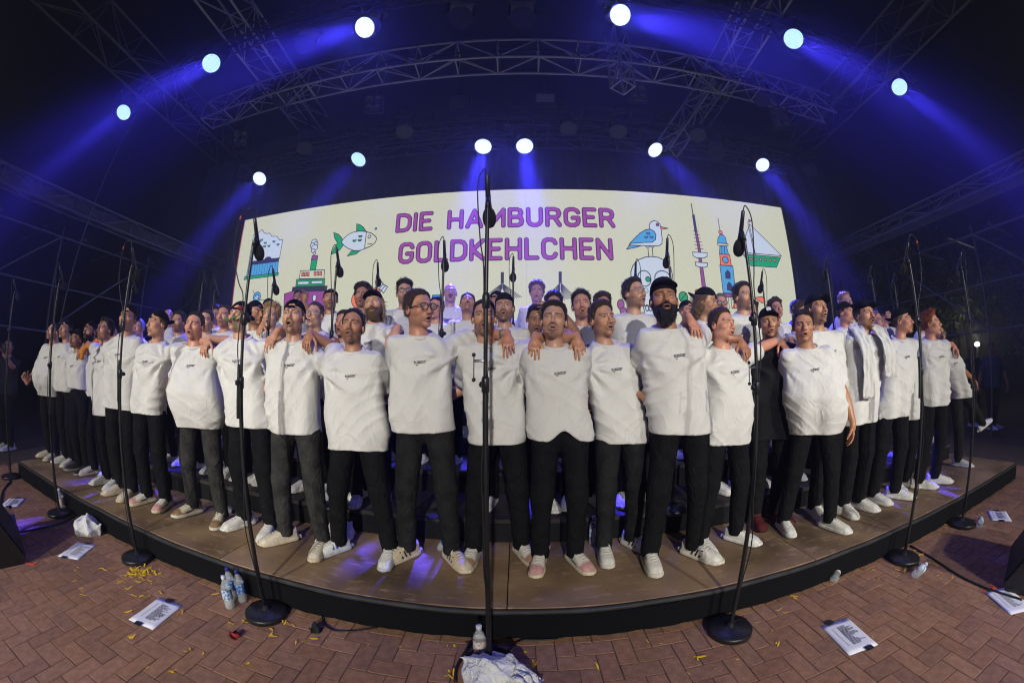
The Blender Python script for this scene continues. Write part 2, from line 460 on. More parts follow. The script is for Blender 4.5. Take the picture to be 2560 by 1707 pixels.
def seg2(x, z, a, b):
    ex, ez = b[0] - a[0], b[1] - a[1]; L = ex * ex + ez * ez + 1e-12
    t = np.clip(((x - a[0]) * ex + (z - a[1]) * ez) / L, 0, 1)
    return np.hypot(x - a[0] - t * ex, z - a[1] - t * ez)

# ------------------------------------------------------------------ LED screen with its picture
SA, SB = Vector((-6.62, 6.64, 0)), Vector((6.02, 6.18, 0))     # left and right lower corners in plan
S_TOP, S_BOT = 5.12, 1.55
s_dir = (SB - SA).normalized(); s_n = Vector((s_dir.y, -s_dir.x, 0))  # towards the camera
s_len = (SB - SA).length
screen = tag(empty('led_screen', (SA + SB) / 2 + Vector((0, 0, S_BOT)), math.atan2(s_dir.y, s_dir.x)), 'wide cream LED screen lettered DIE HAMBURGER GOLDKEHLCHEN', 'screen')
def scr(u, v):
    """photograph point -> (x, z) on the screen, x from its middle, z above its lower edge"""
    r = cam_ray(u, v); o = Vector((0, 0, CAM_H)); t = (SA - o).dot(s_n) / r.dot(s_n); p = o + r * t
    return ((p - (SA + SB) / 2).dot(s_dir), p.z - S_BOT)
def lin(c): return tuple(((x / 255 + .055) / 1.055) ** 2.4 if x > 10 else x / 255 / 12.92 for x in c)
def led(name, rgb, k=1.0):
    m = mat('led_' + name, (0.01, 0.01, 0.01), .6, emit=lin(rgb), strength=k)
    nt = m.node_tree; b = nt.nodes['Principled BSDF']
    tc = nt.nodes.new('ShaderNodeTexCoord'); wv = nt.nodes.new('ShaderNodeTexWave'); wv.bands_direction = 'Z'; wv.inputs['Scale'].default_value = 26; wv.inputs['Distortion'].default_value = 1.2; wv.inputs['Detail'].default_value = 3
    nt.links.new(tc.outputs['Object'], wv.inputs['Vector'])
    mr = nt.nodes.new('ShaderNodeMapRange'); mr.inputs[3].default_value = k * .93; mr.inputs[4].default_value = k * 1.04
    nt.links.new(wv.outputs['Fac'], mr.inputs[0]); nt.links.new(mr.outputs[0], b.inputs['Emission Strength'])
    return m
LED = {n: led(n, c) for n, c in dict(cream=(204, 205, 178), green=(10, 158, 92), blue=(78, 160, 214), pale=(196, 208, 222), dark=(44, 46, 66), orange=(246, 116, 78), violet=(148, 70, 142), magenta=(154, 68, 152), plum=(66, 40, 84), navy=(48, 56, 110)).items()}
hs = s_len / 2; hz = S_TOP - S_BOT
MB().box((0, .09, hz / 2), (s_len + .06, .14, hz + .06)).build('screen_housing', BLACK, screen)
# LED face: separate cabinets butted together
nc = 13; cw = s_len / nc; rows_ = 4; rh = hz / rows_
cab = MB().box((0, 0, 0), (cw - .0012, .012, rh - .0012)).mesh('led_cabinet'); cab.materials.append(LED['cream'])
for i in range(nc):
    for j in range(rows_): link('led_cabinet', cab, None, screen, loc=(-hs + (i + .5) * cw, 0, (j + .5) * rh))
stick('edge_light', (-hs - .012, -.012, 0), (-hs - .012, -.012, hz), .01, mat('edge_red', (.3, .02, .02), .5, emit=(.5, .04, .03), strength=.5), screen)
class Drawing:
    def __init__(s, name, conv, lw=.016): s.n = name; s.c = conv; s.v = []; s.f = []; s.mi = []; s.ms = []; s.k = 0; s.lw = lw
    def slot(s, c):
        m = LED[c]
        if m not in s.ms: s.ms.append(m)
        return s.ms.index(m)
    def raw(s, pts, c):
        s.k += 1; y = -.0075 - .0012 * s.k; n = len(s.v)
        area = sum(pts[i][0] * pts[(i + 1) % len(pts)][1] - pts[(i + 1) % len(pts)][0] * pts[i][1] for i in range(len(pts)))
        if area > 0: pass
        else: pts = pts[::-1]
        s.v += [(x, y, z) for (x, z) in pts]; s.f.append(list(range(n, n + len(pts)))); s.mi.append(s.slot(c))
    def line(s, P, c='dark', lw=None, closed=False):
        lw = (lw or s.lw) / 2; P = P + [P[0]] if closed else P
        s.k += 1; y = -.0075 - .0012 * s.k; mi = s.slot(c)
        for a, b in zip(P, P[1:]):
            dx, dz = b[0] - a[0], b[1] - a[1]; L = math.hypot(dx, dz)
            if L < 1e-5: continue
            ex, ez = dx / L * lw, dz / L * lw; n = len(s.v); y -= .00004
            s.v += [(a[0] - ex + ez, y, a[1] - ez - ex), (b[0] + ex + ez, y, b[1] + ez - ex), (b[0] + ex - ez, y, b[1] + ez + ex), (a[0] - ex - ez, y, a[1] - ez + ex)]
            s.f.append([n, n + 1, n + 2, n + 3]); s.mi.append(mi)
    def poly(s, pts, c, out=True):
        P = [s.c(*p) for p in pts]; s.raw(P, c)
        if out: s.line(P, closed=True)
        return s
    def stroke(s, pts, c='dark', lw=None): s.line([s.c(*p) for p in pts], c, lw); return s
    def oval(s, c, rx, ry, col, out=True, a0=0, a1=360, n=28):
        cx, cz = s.c(*c); ex = s.c(c[0] + rx, c[1])[0] - cx; ez = s.c(c[0], c[1] - ry)[1] - cz
        P = [(cx + ex * math.cos(R(a0 + (a1 - a0) * i / n)), cz + ez * math.sin(R(a0 + (a1 - a0) * i / n))) for i in range(n + (a1 - a0 < 360))]
        s.raw(P, col)
        if out: s.line(P, closed=True)
        return s
    def build(s):
        me = make_mesh(s.n, s.v, s.f, False)
        for m in s.ms: me.materials.append(m)
        me.polygons.foreach_set('material_index', np.array(s.mi, np.int32))
        return link(s.n, me, None, screen)
a4 = lambda x, y: scr(560 + .30612 * x, 460 + .30612 * y)
a5 = lambda x, y: scr(1280 + .31463 * x, 460 + .31463 * y)
d = Drawing('concert_hall_drawing', a4)
d.poly([(205, 640), (243, 420), (262, 425), (312, 375), (330, 405), (352, 410), (372, 405), (392, 432), (432, 432), (455, 460), (482, 457), (455, 610)], 'pale')
d.poly([(203, 668), (207, 642), (330, 622), (452, 608), (447, 636)], 'dark').oval((360, 618), 28, 20, 'dark', False)
d.poly([(185, 762), (203, 668), (447, 636), (440, 730)], 'blue')
for i in range(11): t = i / 11; d.stroke([(215 + 235 * t, 664 - 30 * t), (200 + 240 * t, 758 - 30 * t)], lw=.01)
d.poly([(170, 788), (176, 764), (452, 730), (447, 752)], 'green')
for (x, y) in [(265, 445), (315, 465), (345, 490), (415, 480), (375, 515), (340, 520), (450, 505), (300, 480)]: d.poly([(x - 11, y - 5), (x + 11, y - 7), (x + 7, y + 4), (x - 5, y + 5)], 'green')
d.build()
d = Drawing('steamship_drawing', a4)
for (x, y, r) in [(737, 480, 24), (748, 498, 20), (725, 505, 18), (742, 525, 24), (732, 550, 14), (742, 572, 11)]: d.oval((x, y), r, r, 'pale')
d.poly([(706, 712), (724, 592), (771, 590), (752, 706)], 'green').poly([(718, 625), (724, 592), (771, 590), (766, 620)], 'violet')
d.poly([(620, 780), (630, 714), (826, 706), (822, 776)], 'cream')
for x in (640, 663, 686): d.poly([(x, 757), (x + 2, 728), (x + 17, 727), (x + 15, 756)], 'orange')
for x in (742, 766, 790): d.poly([(x, 753), (x + 2, 724), (x + 17, 723), (x + 15, 752)], 'orange')
d.poly([(595, 845), (602, 786), (832, 778), (828, 838)], 'green').poly([(612, 828), (614, 804), (704, 800), (702, 826)], 'pale').poly([(722, 824), (724, 798), (816, 796), (814, 820)], 'pale')
d.poly([(566, 884), (572, 850), (853, 840), (846, 880)], 'dark')
d.poly([(505, 905), (566, 885), (848, 880), (905, 895), (880, 1040), (500, 1080)], 'violet').stroke([(703, 866), (690, 1060)]).oval((750, 937), 15, 27, 'pale')
d.build()
d = Drawing('fish_drawing', a4)
d.poly([(1083, 388), (1084, 330), (1110, 336), (1140, 358), (1158, 388)], 'green')
d.poly([(1008, 592), (1040, 552), (1115, 547), (1080, 575)], 'green')
d.poly([(975, 470), (960, 440), (935, 415), (898, 402), (905, 445), (928, 485), (900, 530), (876, 578), (920, 565), (950, 540), (978, 500)], 'green')
d.poly([(960, 480), (985, 445), (1020, 415), (1065, 395), (1115, 390), (1165, 394), (1205, 406), (1235, 428), (1250, 452), (1235, 485), (1205, 510), (1160, 530), (1110, 548), (1060, 548), (1015, 530), (980, 505)], 'pale')
d.poly([(1165, 396), (1205, 407), (1235, 429), (1250, 452), (1235, 485), (1205, 510), (1150, 532)], 'cream')
d.oval((1190, 435), 12, 12, 'pale').stroke([(1178, 496), (1210, 494)]).oval((1243, 371), 7, 7, 'blue')
for (x, y) in [(1118, 432), (1070, 468), (1114, 464)]: d.oval((x, y - 4), 14, 14, 'green', True, 180, 360, 10)
d.build()
d = Drawing('ring_drawing', a4)
d.oval((270, 928), 30, 42, 'blue').oval((270, 930), 15, 20, 'pale').stroke([(240, 870), (250, 905), (270, 930), (292, 950), (330, 952), (352, 975)], lw=.012); d.build()
d = Drawing('apple_arrow_drawing', a4)
d.oval((1110, 945), 68, 75, 'orange').oval((1235, 885), 42, 32, 'orange')
d.poly([(1250, 850), (1290, 798), (1300, 822), (1338, 842), (1305, 893), (1285, 872)], 'pale').stroke([(1268, 862), (1305, 815)]).stroke([(1285, 872), (1322, 830)]); d.build()
d = Drawing('bridge_drawing', a4)
d.poly([(2263, 810), (2263, 724), (2269, 724), (2269, 810)], 'violet').poly([(2276, 810), (2276, 724), (2282, 724), (2282, 810)], 'violet')
for i in range(9):
    d.stroke([(2270, 815 + i * 5), (2150 - 30 + i * 14, 925 + i * 2)], lw=.011).stroke([(2276, 815 + i * 5), (2430 - i * 14, 925 + i * 2)], lw=.011)
d.build()
d = Drawing('stripes_drawing', a4); d.poly([(1700, 905), (1792, 900), (1792, 975), (1700, 980)], 'green', False)
for i in range(6): d.stroke([(1700, 914 + i * 11), (1792, 909 + i * 11)], 'dark', .01)
d.build()
d = Drawing('bridge_drawing', a5)
d.poly([(373, 785), (373, 700), (379, 700), (379, 785)], 'violet').poly([(385, 785), (385, 700), (391, 700), (391, 785)], 'violet')
for i in range(9):
    d.stroke([(380, 788 + i * 6), (270 + i * 12, 900 + i * 3)], lw=.011).stroke([(388, 788 + i * 6), (500 - i * 12, 900 + i * 3)], lw=.011)
d.build()
d = Drawing('gull_drawing', a5)
d.stroke([(1077, 500), (1084, 578)]).stroke([(1112, 500), (1118, 576)])
d.oval((1075, 497), 13, 8, 'pale').oval((1112, 497), 13, 8, 'pale')
d.poly([(1178, 340), (1236, 354), (1180, 362)], 'orange')
d.poly([(1090, 365), (1086, 335), (1095, 308), (1122, 293), (1150, 300), (1172, 322), (1180, 360), (1190, 440), (1188, 475), (1165, 492), (1110, 493), (925, 488), (955, 465), (1060, 400)], 'pale')
d.poly([(908, 520), (930, 490), (1020, 492), (985, 505)], 'blue')
d.poly([(932, 476), (960, 445), (1010, 395), (1060, 366), (1095, 362), (1125, 378), (1140, 408), (1135, 445), (1110, 466), (1050, 467)], 'blue')
for (x, y) in [(1077, 396), (1060, 424), (1102, 424)]: d.oval((x, y - 4), 13, 12, 'blue', True, 180, 360, 10)
d.oval((1150, 328), 10, 10, 'violet'); d.build()
d = Drawing('skull_drawing', a5, .018)
d.poly([(945, 760), (942, 700), (958, 650), (1000, 603), (1060, 580), (1105, 576), (1160, 583), (1220, 612), (1258, 660), (1272, 720), (1268, 790), (1240, 870), (1210, 900), (1205, 1060), (1060, 1060), (1040, 960), (1000, 900), (965, 850)], 'pale')
d.oval((1050, 750), 52, 62, 'pale').oval((1195, 752), 62, 62, 'pale').oval((1078, 757), 18, 19, 'green').oval((1226, 757), 18, 19, 'green')
d.poly([(1120, 815), (1102, 862), (1106, 880), (1118, 886), (1130, 880)], 'blue')
for i in range(5): d.oval((1070 + 26 * i, 985), 12, 24, 'pale')
d.stroke([(1040, 970), (1200, 970)], lw=.02)
d.oval((1355, 900), 34, 42, 'green').stroke([(1330, 930), (1378, 870)]).oval((860, 960), 26, 40, 'violet').oval((880, 1010), 26, 26, 'violet'); d.build()
d = Drawing('tv_tower_drawing', a5)
d.stroke([(1421, 158), (1436, 245)], lw=.022).poly([(1430, 248), (1445, 246), (1466, 376), (1450, 378)], 'navy')
d.poly([(1450, 378), (1466, 376), (1498, 545), (1480, 548)], 'violet')
for i in range(6): y = 375 + i * 28; d.stroke([(1436 + i * 3, y - 2), (1480 + i * 7, y + 2)], lw=.013)
d.poly([(1478, 590), (1500, 590), (1536, 836), (1508, 838)], 'violet')
d.poly([(1430, 543), (1545, 547), (1545, 576), (1520, 590), (1462, 588), (1434, 572)], 'pale').poly([(1450, 622), (1548, 628), (1546, 655), (1525, 664), (1480, 660), (1454, 650)], 'pale'); d.build()
d = Drawing('church_tower_drawing', a5)
d.stroke([(1633, 272), (1650, 370)], lw=.016).oval((1653, 384), 14, 14, 'orange')
d.poly([(1630, 470), (1633, 430), (1650, 402), (1672, 402), (1692, 425), (1702, 472)], 'blue').poly([(1630, 470), (1712, 476), (1712, 494), (1632, 488)], 'cream')
d.poly([(1644, 556), (1648, 490), (1700, 494), (1716, 560)], 'blue').stroke([(1662, 490), (1664, 556)]).stroke([(1680, 492), (1688, 556)])
d.poly([(1645, 556), (1724, 562), (1738, 650), (1652, 646)], 'orange').oval((1690, 603), 22, 26, 'blue')
d.poly([(1645, 646), (1748, 652), (1770, 870), (1672, 866)], 'blue')
d.poly([(1692, 750), (1690, 705), (1707, 686), (1726, 708), (1728, 752)], 'navy').poly([(1705, 842), (1703, 800), (1718, 780), (1736, 800), (1740, 846)], 'navy')
d.poly([(1658, 870), (1772, 872), (1776, 900), (1668, 898)], 'violet')
for i in range(5): d.stroke([(1690 + i * 20, 900), (1700 + i * 20, 990)], lw=.013)
d.build()
d = Drawing('tent_drawing', a5); d.poly([(1750, 985), (1770, 935), (1790, 965), (1800, 985)], 'orange'); d.build()
d = Drawing('crab_drawing', a5); d.poly([(1925, 900), (1990, 893), (2010, 930), (1985, 945)], 'orange'); d.build()
d = Drawing('sailboat_drawing', a5)
d.stroke([(1872, 300), (1888, 560)], lw=.018).poly([(1876, 282), (1907, 293), (1878, 300)], 'violet')
d.poly([(1882, 318), (2138, 570), (1925, 552)], 'pale').poly([(1876, 345), (1920, 552), (1803, 540)], 'pale').stroke([(1880, 320), (1930, 560)])
d.poly([(1830, 558), (2130, 582), (2096, 662), (1895, 650)], 'green')
for i in range(6): d.oval((1895 + 37 * i, 597 + 2 * i), 8, 10, 'orange')
d.build()
# lettering: rounded strokes, dark rim behind, violet face in front
GLY = {
 'D': (.62, [[(0, 0), (0, 1), (.32, 1), (.52, .93), (.62, .75), (.62, .25), (.52, .07), (.32, 0), (0, 0)]]),
 'I': (.0, [[(0, 0), (0, 1)]]),
 'E': (.5, [[(.5, 0), (0, 0), (0, 1), (.5, 1)], [(0, .52), (.4, .52)]]),
 'H': (.6, [[(0, 0), (0, 1)], [(.6, 0), (.6, 1)], [(0, .5), (.6, .5)]]),
 'A': (.66, [[(0, 0), (.33, 1), (.66, 0)], [(.13, .3), (.53, .3)]]),
 'M': (.76, [[(0, 0), (0, 1), (.38, .35), (.76, 1), (.76, 0)]]),
 'B': (.58, [[(0, 0), (0, 1), (.36, 1), (.5, .93), (.54, .76), (.48, .6), (.36, .53), (0, .53)], [(.36, .53), (.52, .46), (.58, .28), (.53, .08), (.38, 0), (0, 0)]]),
 'U': (.6, [[(0, 1), (0, .25), (.08, .08), (.22, 0), (.38, 0), (.52, .08), (.6, .25), (.6, 1)]]),
 'R': (.58, [[(0, 0), (0, 1), (.36, 1), (.52, .92), (.57, .74), (.52, .56), (.36, .48), (0, .48)], [(.34, .48), (.58, 0)]]),
 'G': (.6, [[(.6, .8), (.54, .93), (.4, 1), (.2, 1), (.06, .92), (0, .75), (0, .25), (.06, .08), (.2, 0), (.4, 0), (.54, .08), (.6, .25), (.6, .45), (.34, .45)]]),
 'O': (.6, [[(.2, 1), (.06, .92), (0, .75), (0, .25), (.06, .08), (.2, 0), (.4, 0), (.54, .08), (.6, .25), (.6, .75), (.54, .92), (.4, 1), (.2, 1)]]),
 'L': (.48, [[(0, 1), (0, 0), (.48, 0)]]),
 'K': (.56, [[(0, 0), (0, 1)], [(.54, 1), (.05, .48), (.56, 0)]]),
 'C': (.56, [[(.56, .8), (.5, .93), (.36, 1), (.2, 1), (.06, .92), (0, .75), (0, .25), (.06, .08), (.2, 0), (.36, 0), (.5, .08), (.56, .2)]]),
 'N': (.6, [[(0, 0), (0, 1), (.6, 0), (.6, 1)]]),
}
def lettering(text, x0, x1, z0, z1):
    H = z1 - z0; gap = .3; space = .62
    tot = sum(space if c == ' ' else GLY[c][0] + gap for c in text) - gap
    k = (x1 - x0) / tot; x = x0
    for c in text:
        if c == ' ': x += space * k; continue
        w, st = GLY[c]
        for name, rad, y, t, m in (('letter_rim', .05, -.012, .004, 'plum'), ('letter', .031, -.018, .004, 'magenta')):
            segs = [((x + a[0] * k, z0 + a[1] * H), (x + b[0] * k, z0 + b[1] * H)) for P in st for a, b in zip(P, P[1:])]
            def fn(X, Y, Z):
                dd = None
                for a, b in segs:
                    q = seg2(X, Z, a, b); dd = q if dd is None else np.minimum(dd, q)
                return np.maximum(dd - rad, (np.abs(Y - y) - t) * .5)
            V, F = nets(fn, (x - .12, y - .022, z0 - .12), (x + w * k + .12, y + .022, z1 + .12), .011)
            V[:, 1] = np.clip(V[:, 1], y - t, y + t)
            link(name, make_mesh(name, V, F, False), LED[m], screen)
        x += (w + gap) * k
_p = [scr(*q) for q in ((990, 541), (987, 579), (1539, 527), (1544, 566), (996, 613), (996, 657), (1532, 601), (1532, 646))]
lettering('DIE HAMBURGER', _p[0][0] + .06, _p[2][0] - .08, (_p[1][1] + _p[3][1]) / 2, (_p[0][1] + _p[2][1]) / 2)
lettering('GOLDKEHLCHEN', _p[4][0] + .06, _p[6][0] - .06, (_p[5][1] + _p[7][1]) / 2, (_p[4][1] + _p[6][1]) / 2)
# ------------------------------------------------------------------ spotlights
def lens_material(name, k, tint):
    m = mat(name, (0.02, 0.02, 0.02), .3); nt = m.node_tree; b = nt.nodes['Principled BSDF']
    tc = nt.nodes.new('ShaderNodeTexCoord'); vo = nt.nodes.new('ShaderNodeTexVoronoi'); vo.inputs['Scale'].default_value = 46; vo.inputs['Randomness'].default_value = .25
    nt.links.new(tc.outputs['Object'], vo.inputs['Vector'])
    rp = nt.nodes.new('ShaderNodeValToRGB'); rp.color_ramp.elements[0].position = .25; rp.color_ramp.elements[1].position = .75
    rp.color_ramp.elements[0].color = (tint[0] * 1.5, tint[1] * 1.3, 1, 1); rp.color_ramp.elements[1].color = (tint[0] * .5, tint[1] * .62, .95, 1)
    nt.links.new(vo.outputs['Distance'], rp.inputs[0]); nt.links.new(rp.outputs[0], b.inputs['Emission Color'])
    b.inputs['Emission Strength'].default_value = k
    return m
LENS_HOT = lens_material('lens_hot', 1.7, (.6, .72))
LENS_COOL = lens_material('lens_cool', 1.5, (.42, .7))
def moving_head(pos, aim, rad, lens, energy, spread, label, hang=None, blue=(.055, .04, 1.0), blend=.55, group='lit moving head spotlights'):
    pos, aim = Vector(pos), Vector(aim); d = (aim - pos).normalized()
    root = tag(empty('moving_head_spotlight', pos), label, 'spotlight', group)
    q = d.to_track_quat('Z', 'Y').to_matrix().to_4x4()
    L = rad * 1.9
    hd = MB().lathe([(rad * .45, -L), (rad * .8, -L * .92), (rad * .95, -L * .45), (rad * 1.02, -.03), (rad * 1.1, -.02), (rad * 1.1, .0), (rad * 1.0, .0), (rad * .98, -.012)], n=28).mesh('head', True)
    link('head', hd, BLACKPAINT, root, mtx=q)
    disc = MB(); n = 32
    disc.v = [(0, 0, -.004)] + [(rad * .97 * math.cos(2 * PI * i / n), rad * .97 * math.sin(2 * PI * i / n), -.004) for i in range(n)]
    disc.f = [(0, 1 + i, 1 + (i + 1) % n) for i in range(n)]
    link('lens', disc.mesh('lens'), lens, root, mtx=q)
    up = Vector((0, 0, 1)); sd = d.cross(up).normalized(); c = -d * L * .5
    top = c + up * rad * 1.75
    for s in (-1, 1):
        a = c + sd * (s * rad * 1.18)
        MB().cyl(a, a + up * rad * 1.7, rad * .16, rad * .2, 8).build('yoke_arm', BLACKPAINT, root, True)
    Mq = Matrix((( sd.x, -sd.y, 0, 0), (sd.y, sd.x, 0, 0), (0, 0, 1, 0), (0, 0, 0, 1)))
    MB().box(top + up * rad * .25, (rad * 2.7, rad * 1.5, rad * .55), Mq, bev=.02).build('base', BLACKPAINT, root)
    MB().cyl(top + up * rad * .5, top + up * (rad * .5 + .22), .03, n=8).build('clamp', DARKSTEEL, root)
    li = bpy.data.lights.new('beam', 'SPOT'); li.energy = energy; li.color = blue; li.spot_size = R(spread); li.spot_blend = blend; li.shadow_soft_size = rad * .8
    o = bpy.data.objects.new('beam', li); COL.objects.link(o); o.parent = root
    o.matrix_local = Matrix.Translation(d * .02) @ d.to_track_quat('-Z', 'Y').to_matrix().to_4x4()
    if energy > 0:      # the stray light round the beam: a faint halo in the haze and a cold gleam on the trusses
        l2 = bpy.data.lights.new('stray_light', 'SPOT'); l2.energy = 380 if lens is LENS_HOT else 150; l2.color = (.07, .075, 1.0); l2.spot_size = R(150); l2.spot_blend = 1.0; l2.shadow_soft_size = rad * .8
        o2 = bpy.data.objects.new('stray_light', l2); COL.objects.link(o2); o2.parent = root; o2.matrix_local = o.matrix_local.copy()
    return root
def aim_px(u, v, pos, k):
    return Vector((0, 0, CAM_H)) + cam_ray(u, v).normalized() * ((Vector(pos) - Vector((0, 0, CAM_H))).length * k)
FRONT = [((308, 283), (-60, 610), .62, LENS_COOL, 'lit spotlight at the far end of the front truss, above the grey side truss', 1.0),
         ((527, 160), (330, 262), .62, LENS_COOL, 'lit spotlight beaming blue across the dim outer roof truss', .8),
         ((910, 70), (-3.6, -.7, 0), .8, LENS_HOT, 'white-hot spotlight beside the silver roof truss, violet glow', .8),
         ((1550, 38), (3.4, -.7, 0), .8, LENS_HOT, 'highest white-hot spotlight with a wide violet glow', 1.0),
         ((1983, 97), (2180, 200), .62, LENS_COOL, 'lit spotlight beaming towards the outer truss on the tree side', .8),
         ((2248, 217), (2520, 440), .62, LENS_COOL, 'lit spotlight at the end of the front truss on the tree side', 1.0)]
for (p, a, k, lens, lab, e) in FRONT:
    r = cam_ray(*p); pos = r * ((6.78 - CAM_H) / r.z) + Vector((0, 0, CAM_H))
    moving_head(pos, a if len(a) == 3 else aim_px(a[0], a[1], pos, k), .18, lens, (20000 if lens is LENS_HOT else 15900) * e, 16 if lens is LENS_HOT else 8.5, lab, blend=.9)
REAR = [((648, 448), (400, 745), .66, LENS_HOT, 'lit spotlight over the concert hall drawing corner of the screen', 1.0),
        ((895, 400), (-3.9, 3.3, 1.4), .6, LENS_COOL, 'lit spotlight hanging above the fish drawing', .7),
        ((1207, 367), (-.75, 3.9, 2.2), .55, LENS_HOT, 'white-hot spotlight above the lettering beside its twin, over letters AM', 1.0),
        ((1311, 366), (.3, 3.9, 2.2), .55, LENS_HOT, 'white-hot spotlight above the lettering beside its twin, over letters BU', 1.0),
        ((1638, 375), (3.9, 3.3, 1.4), .6, LENS_HOT, 'lit spotlight with round halo above the gull drawing', .8),
        ((1906, 412), (2100, 690), .66, LENS_HOT, 'lit spotlight over the sailboat drawing corner of the screen', 1.0)]
for (p, a, k, lens, lab, e) in REAR:
    pos = at(p[0], p[1], 5.78)
    moving_head(pos, a if len(a) == 3 else aim_px(a[0], a[1], pos, k), .165, lens, 15900 * e, 15 if abs(pos.x) < 4 else 9.5, lab, blend=.9)
# unlit fixtures
def blinder(pos, yaw, tilt, label, n=(2, 2)):
    root = tag(empty('blinder', pos, yaw), label, 'stage light', 'unlit stage lights')
    M_ = Matrix.Rotation(tilt, 4, 'X')
    mb = MB().box((0, 0, 0), (.17 * n[0] + .04, .12, .17 * n[1] + .04), bev=.012); link('housing', mb.mesh('housing'), BLACKPAINT, root, mtx=M_)
    for i in range(n[0]):
        for j in range(n[1]):
            c = ((i - (n[0] - 1) / 2) * .17, -.062, (j - (n[1] - 1) / 2) * .17)
            l = MB().lathe([(.078, 0), (.078, .01), (.06, .002), (.02, -.012)], n=18, c=c, mtx=Matrix.Rotation(PI / 2, 4, 'X')).mesh('reflector', True)
            link('reflector', l, mat('dull_reflector', (.2, .21, .24), .25, metal=.8), root, mtx=M_)
    MB().cyl((0, 0, .17), (0, 0, .5), .02, n=8).build('bracket', DARKSTEEL, root)
    return root
blinder(at(935, 262, 5.3), R(8), R(25), 'small unlit four-cell blinder hanging above the fish drawing')
blinder(at(1592, 235, 5.2), R(-8), R(25), 'unlit four-cell blinder hanging above the gull drawing')
blinder(at(1950, 295, 5.0), R(-30), R(28), 'unlit six-cell blinder by the truss end near the sailboat', (2, 3))
blinder(at(602, 348, 5.4), R(30), R(25), 'unlit four-cell blinder at the dim rear corner over the concert hall')
def panel_light(pos, label, lit):
    root = tag(empty('panel_light', pos), label, 'stage light', 'unlit stage lights')
    MB().box((0, 0, 0), (.42, .1, .24), Matrix.Rotation(R(22), 4, 'X'), bev=.01).build('housing', BLACKPAINT, root)
    link('front_panel', MB().box((0, -.056, 0), (.34, .006, .17)).mesh('front_panel'), mat('panel_glass_%d' % lit, (.35, .38, .45) if lit else (.12, .1, .16), .25, metal=.4), root, mtx=Matrix.Rotation(R(22), 4, 'X'))
    MB().cyl((0, 0, .1), (0, 0, .5), .016, n=8).build('bracket', DARKSTEEL, root)
panel_light(at(1150, 255, 5.5), 'dim violet panel light hanging over the letters DIE H', 0)
panel_light(at(1362, 248, 5.5), 'pale panel light with bright frame hanging over the letters URGER', 1)
def dark_head(pos, aim, label):
    r_ = moving_head(pos, aim, .16, mat('glass_off', (.02, .022, .03), .3, spec=.3), 0.0, 12, label, group='unlit moving head spotlights')
    for c in list(r_.children):
        if c.type == 'LIGHT': bpy.data.objects.remove(c)
dark_head(at(1150, 45, 3.3), at(1150, 520, 1.2), 'unlit moving head above the stage front with a bright glass rim')
dark_head(at(1305, 45, 3.3), at(1305, 520, 1.2), 'unlit moving head above the stage front with dull glass')
dark_head(at(1790, 380, 5.6), at(1790, 700, 4.0), 'unlit moving head drooping beside the sailboat end of the rear truss')
dark_head(at(2025, 425, 5.5), at(2040, 700, 4.0), 'unlit moving head hanging past the end of the rear truss')
dark_head(at(760, 115, 3.4), at(790, 400, 2.0), 'unlit moving head silhouetted beside the silver truss')
for i, (u_, v_, Y_, lab) in enumerate([(760, 372, 5.75, 'between the concert hall and fish spotlights'), (1010, 330, 5.75, 'over the letters DIE'), (1420, 322, 5.75, 'over the letters URG'), (1545, 330, 5.7, 'over the end of the lettering'), (1745, 338, 5.6, 'over the television tower drawing'), (700, 250, 4.8, 'under the cross truss on the concert hall side'), (1905, 250, 4.7, 'under the cross truss on the sailboat side')]):
    dark_head(at(u_, v_, Y_), at(u_ + 10, 900, Y_ - 1.5), 'small unlit moving head ' + lab)
for i, (u_, v_, Y_, lab) in enumerate([(640, 150, 4.8, 'where the silver trusses cross beside the concert hall'), (1010, 140, 4.8, 'on the cross truss over the letters DIE'), (1480, 120, 4.7, 'on the cross truss over the lettering end'), (1790, 175, 4.7, 'where the silver trusses cross beside the sailboat'), (1250, 290, 5.9, 'on the rear lighting truss')]):
    p_ = at(u_, v_, Y_); hs_ = tag(empty('chain_hoist', p_), 'black chain hoist ' + lab, 'hoist', 'chain hoists')
    MB().box((0, 0, 0), (.16, .2, .26), bev=.02).build('motor', BLACKPAINT, hs_); MB().cyl((0, 0, .13), (0, 0, max(.3, 8.0 - p_.z)), .009, n=6).build('chain', CHROME, hs_); MB().lathe([(.04, -.34), (.075, -.33), (.085, -.16), (.06, -.13)], n=12).build('chain_bag', BLACK, hs_, True)
for i, (A_, B_, lab) in enumerate([((-8.6, 3.42, 7.28), (8.6, 3.24, 7.3), 'sagging cable bundle along the front lighting truss'), ((-6.5, 5.92, 6.36), (6.2, 5.7, 6.45), 'sagging cable bundle along the rear lighting truss'), ((-6.7, 4.78, 7.3), (6.8, 4.7, 7.34), 'cable bundle clipped along the silver cross truss')]):
    pts = [Vector(A_).lerp(Vector(B_), t / 40) + Vector((0, .03 * math.sin(t * 1.7), -.05 * abs(math.sin(t * .9 + i)))) for t in range(41)]
    v, f = tube_mesh(pts, .02, 7); tag(link('cable_bundle', make_mesh('cable_bundle', v, f), BLACK), lab, 'cable', 'truss cables')
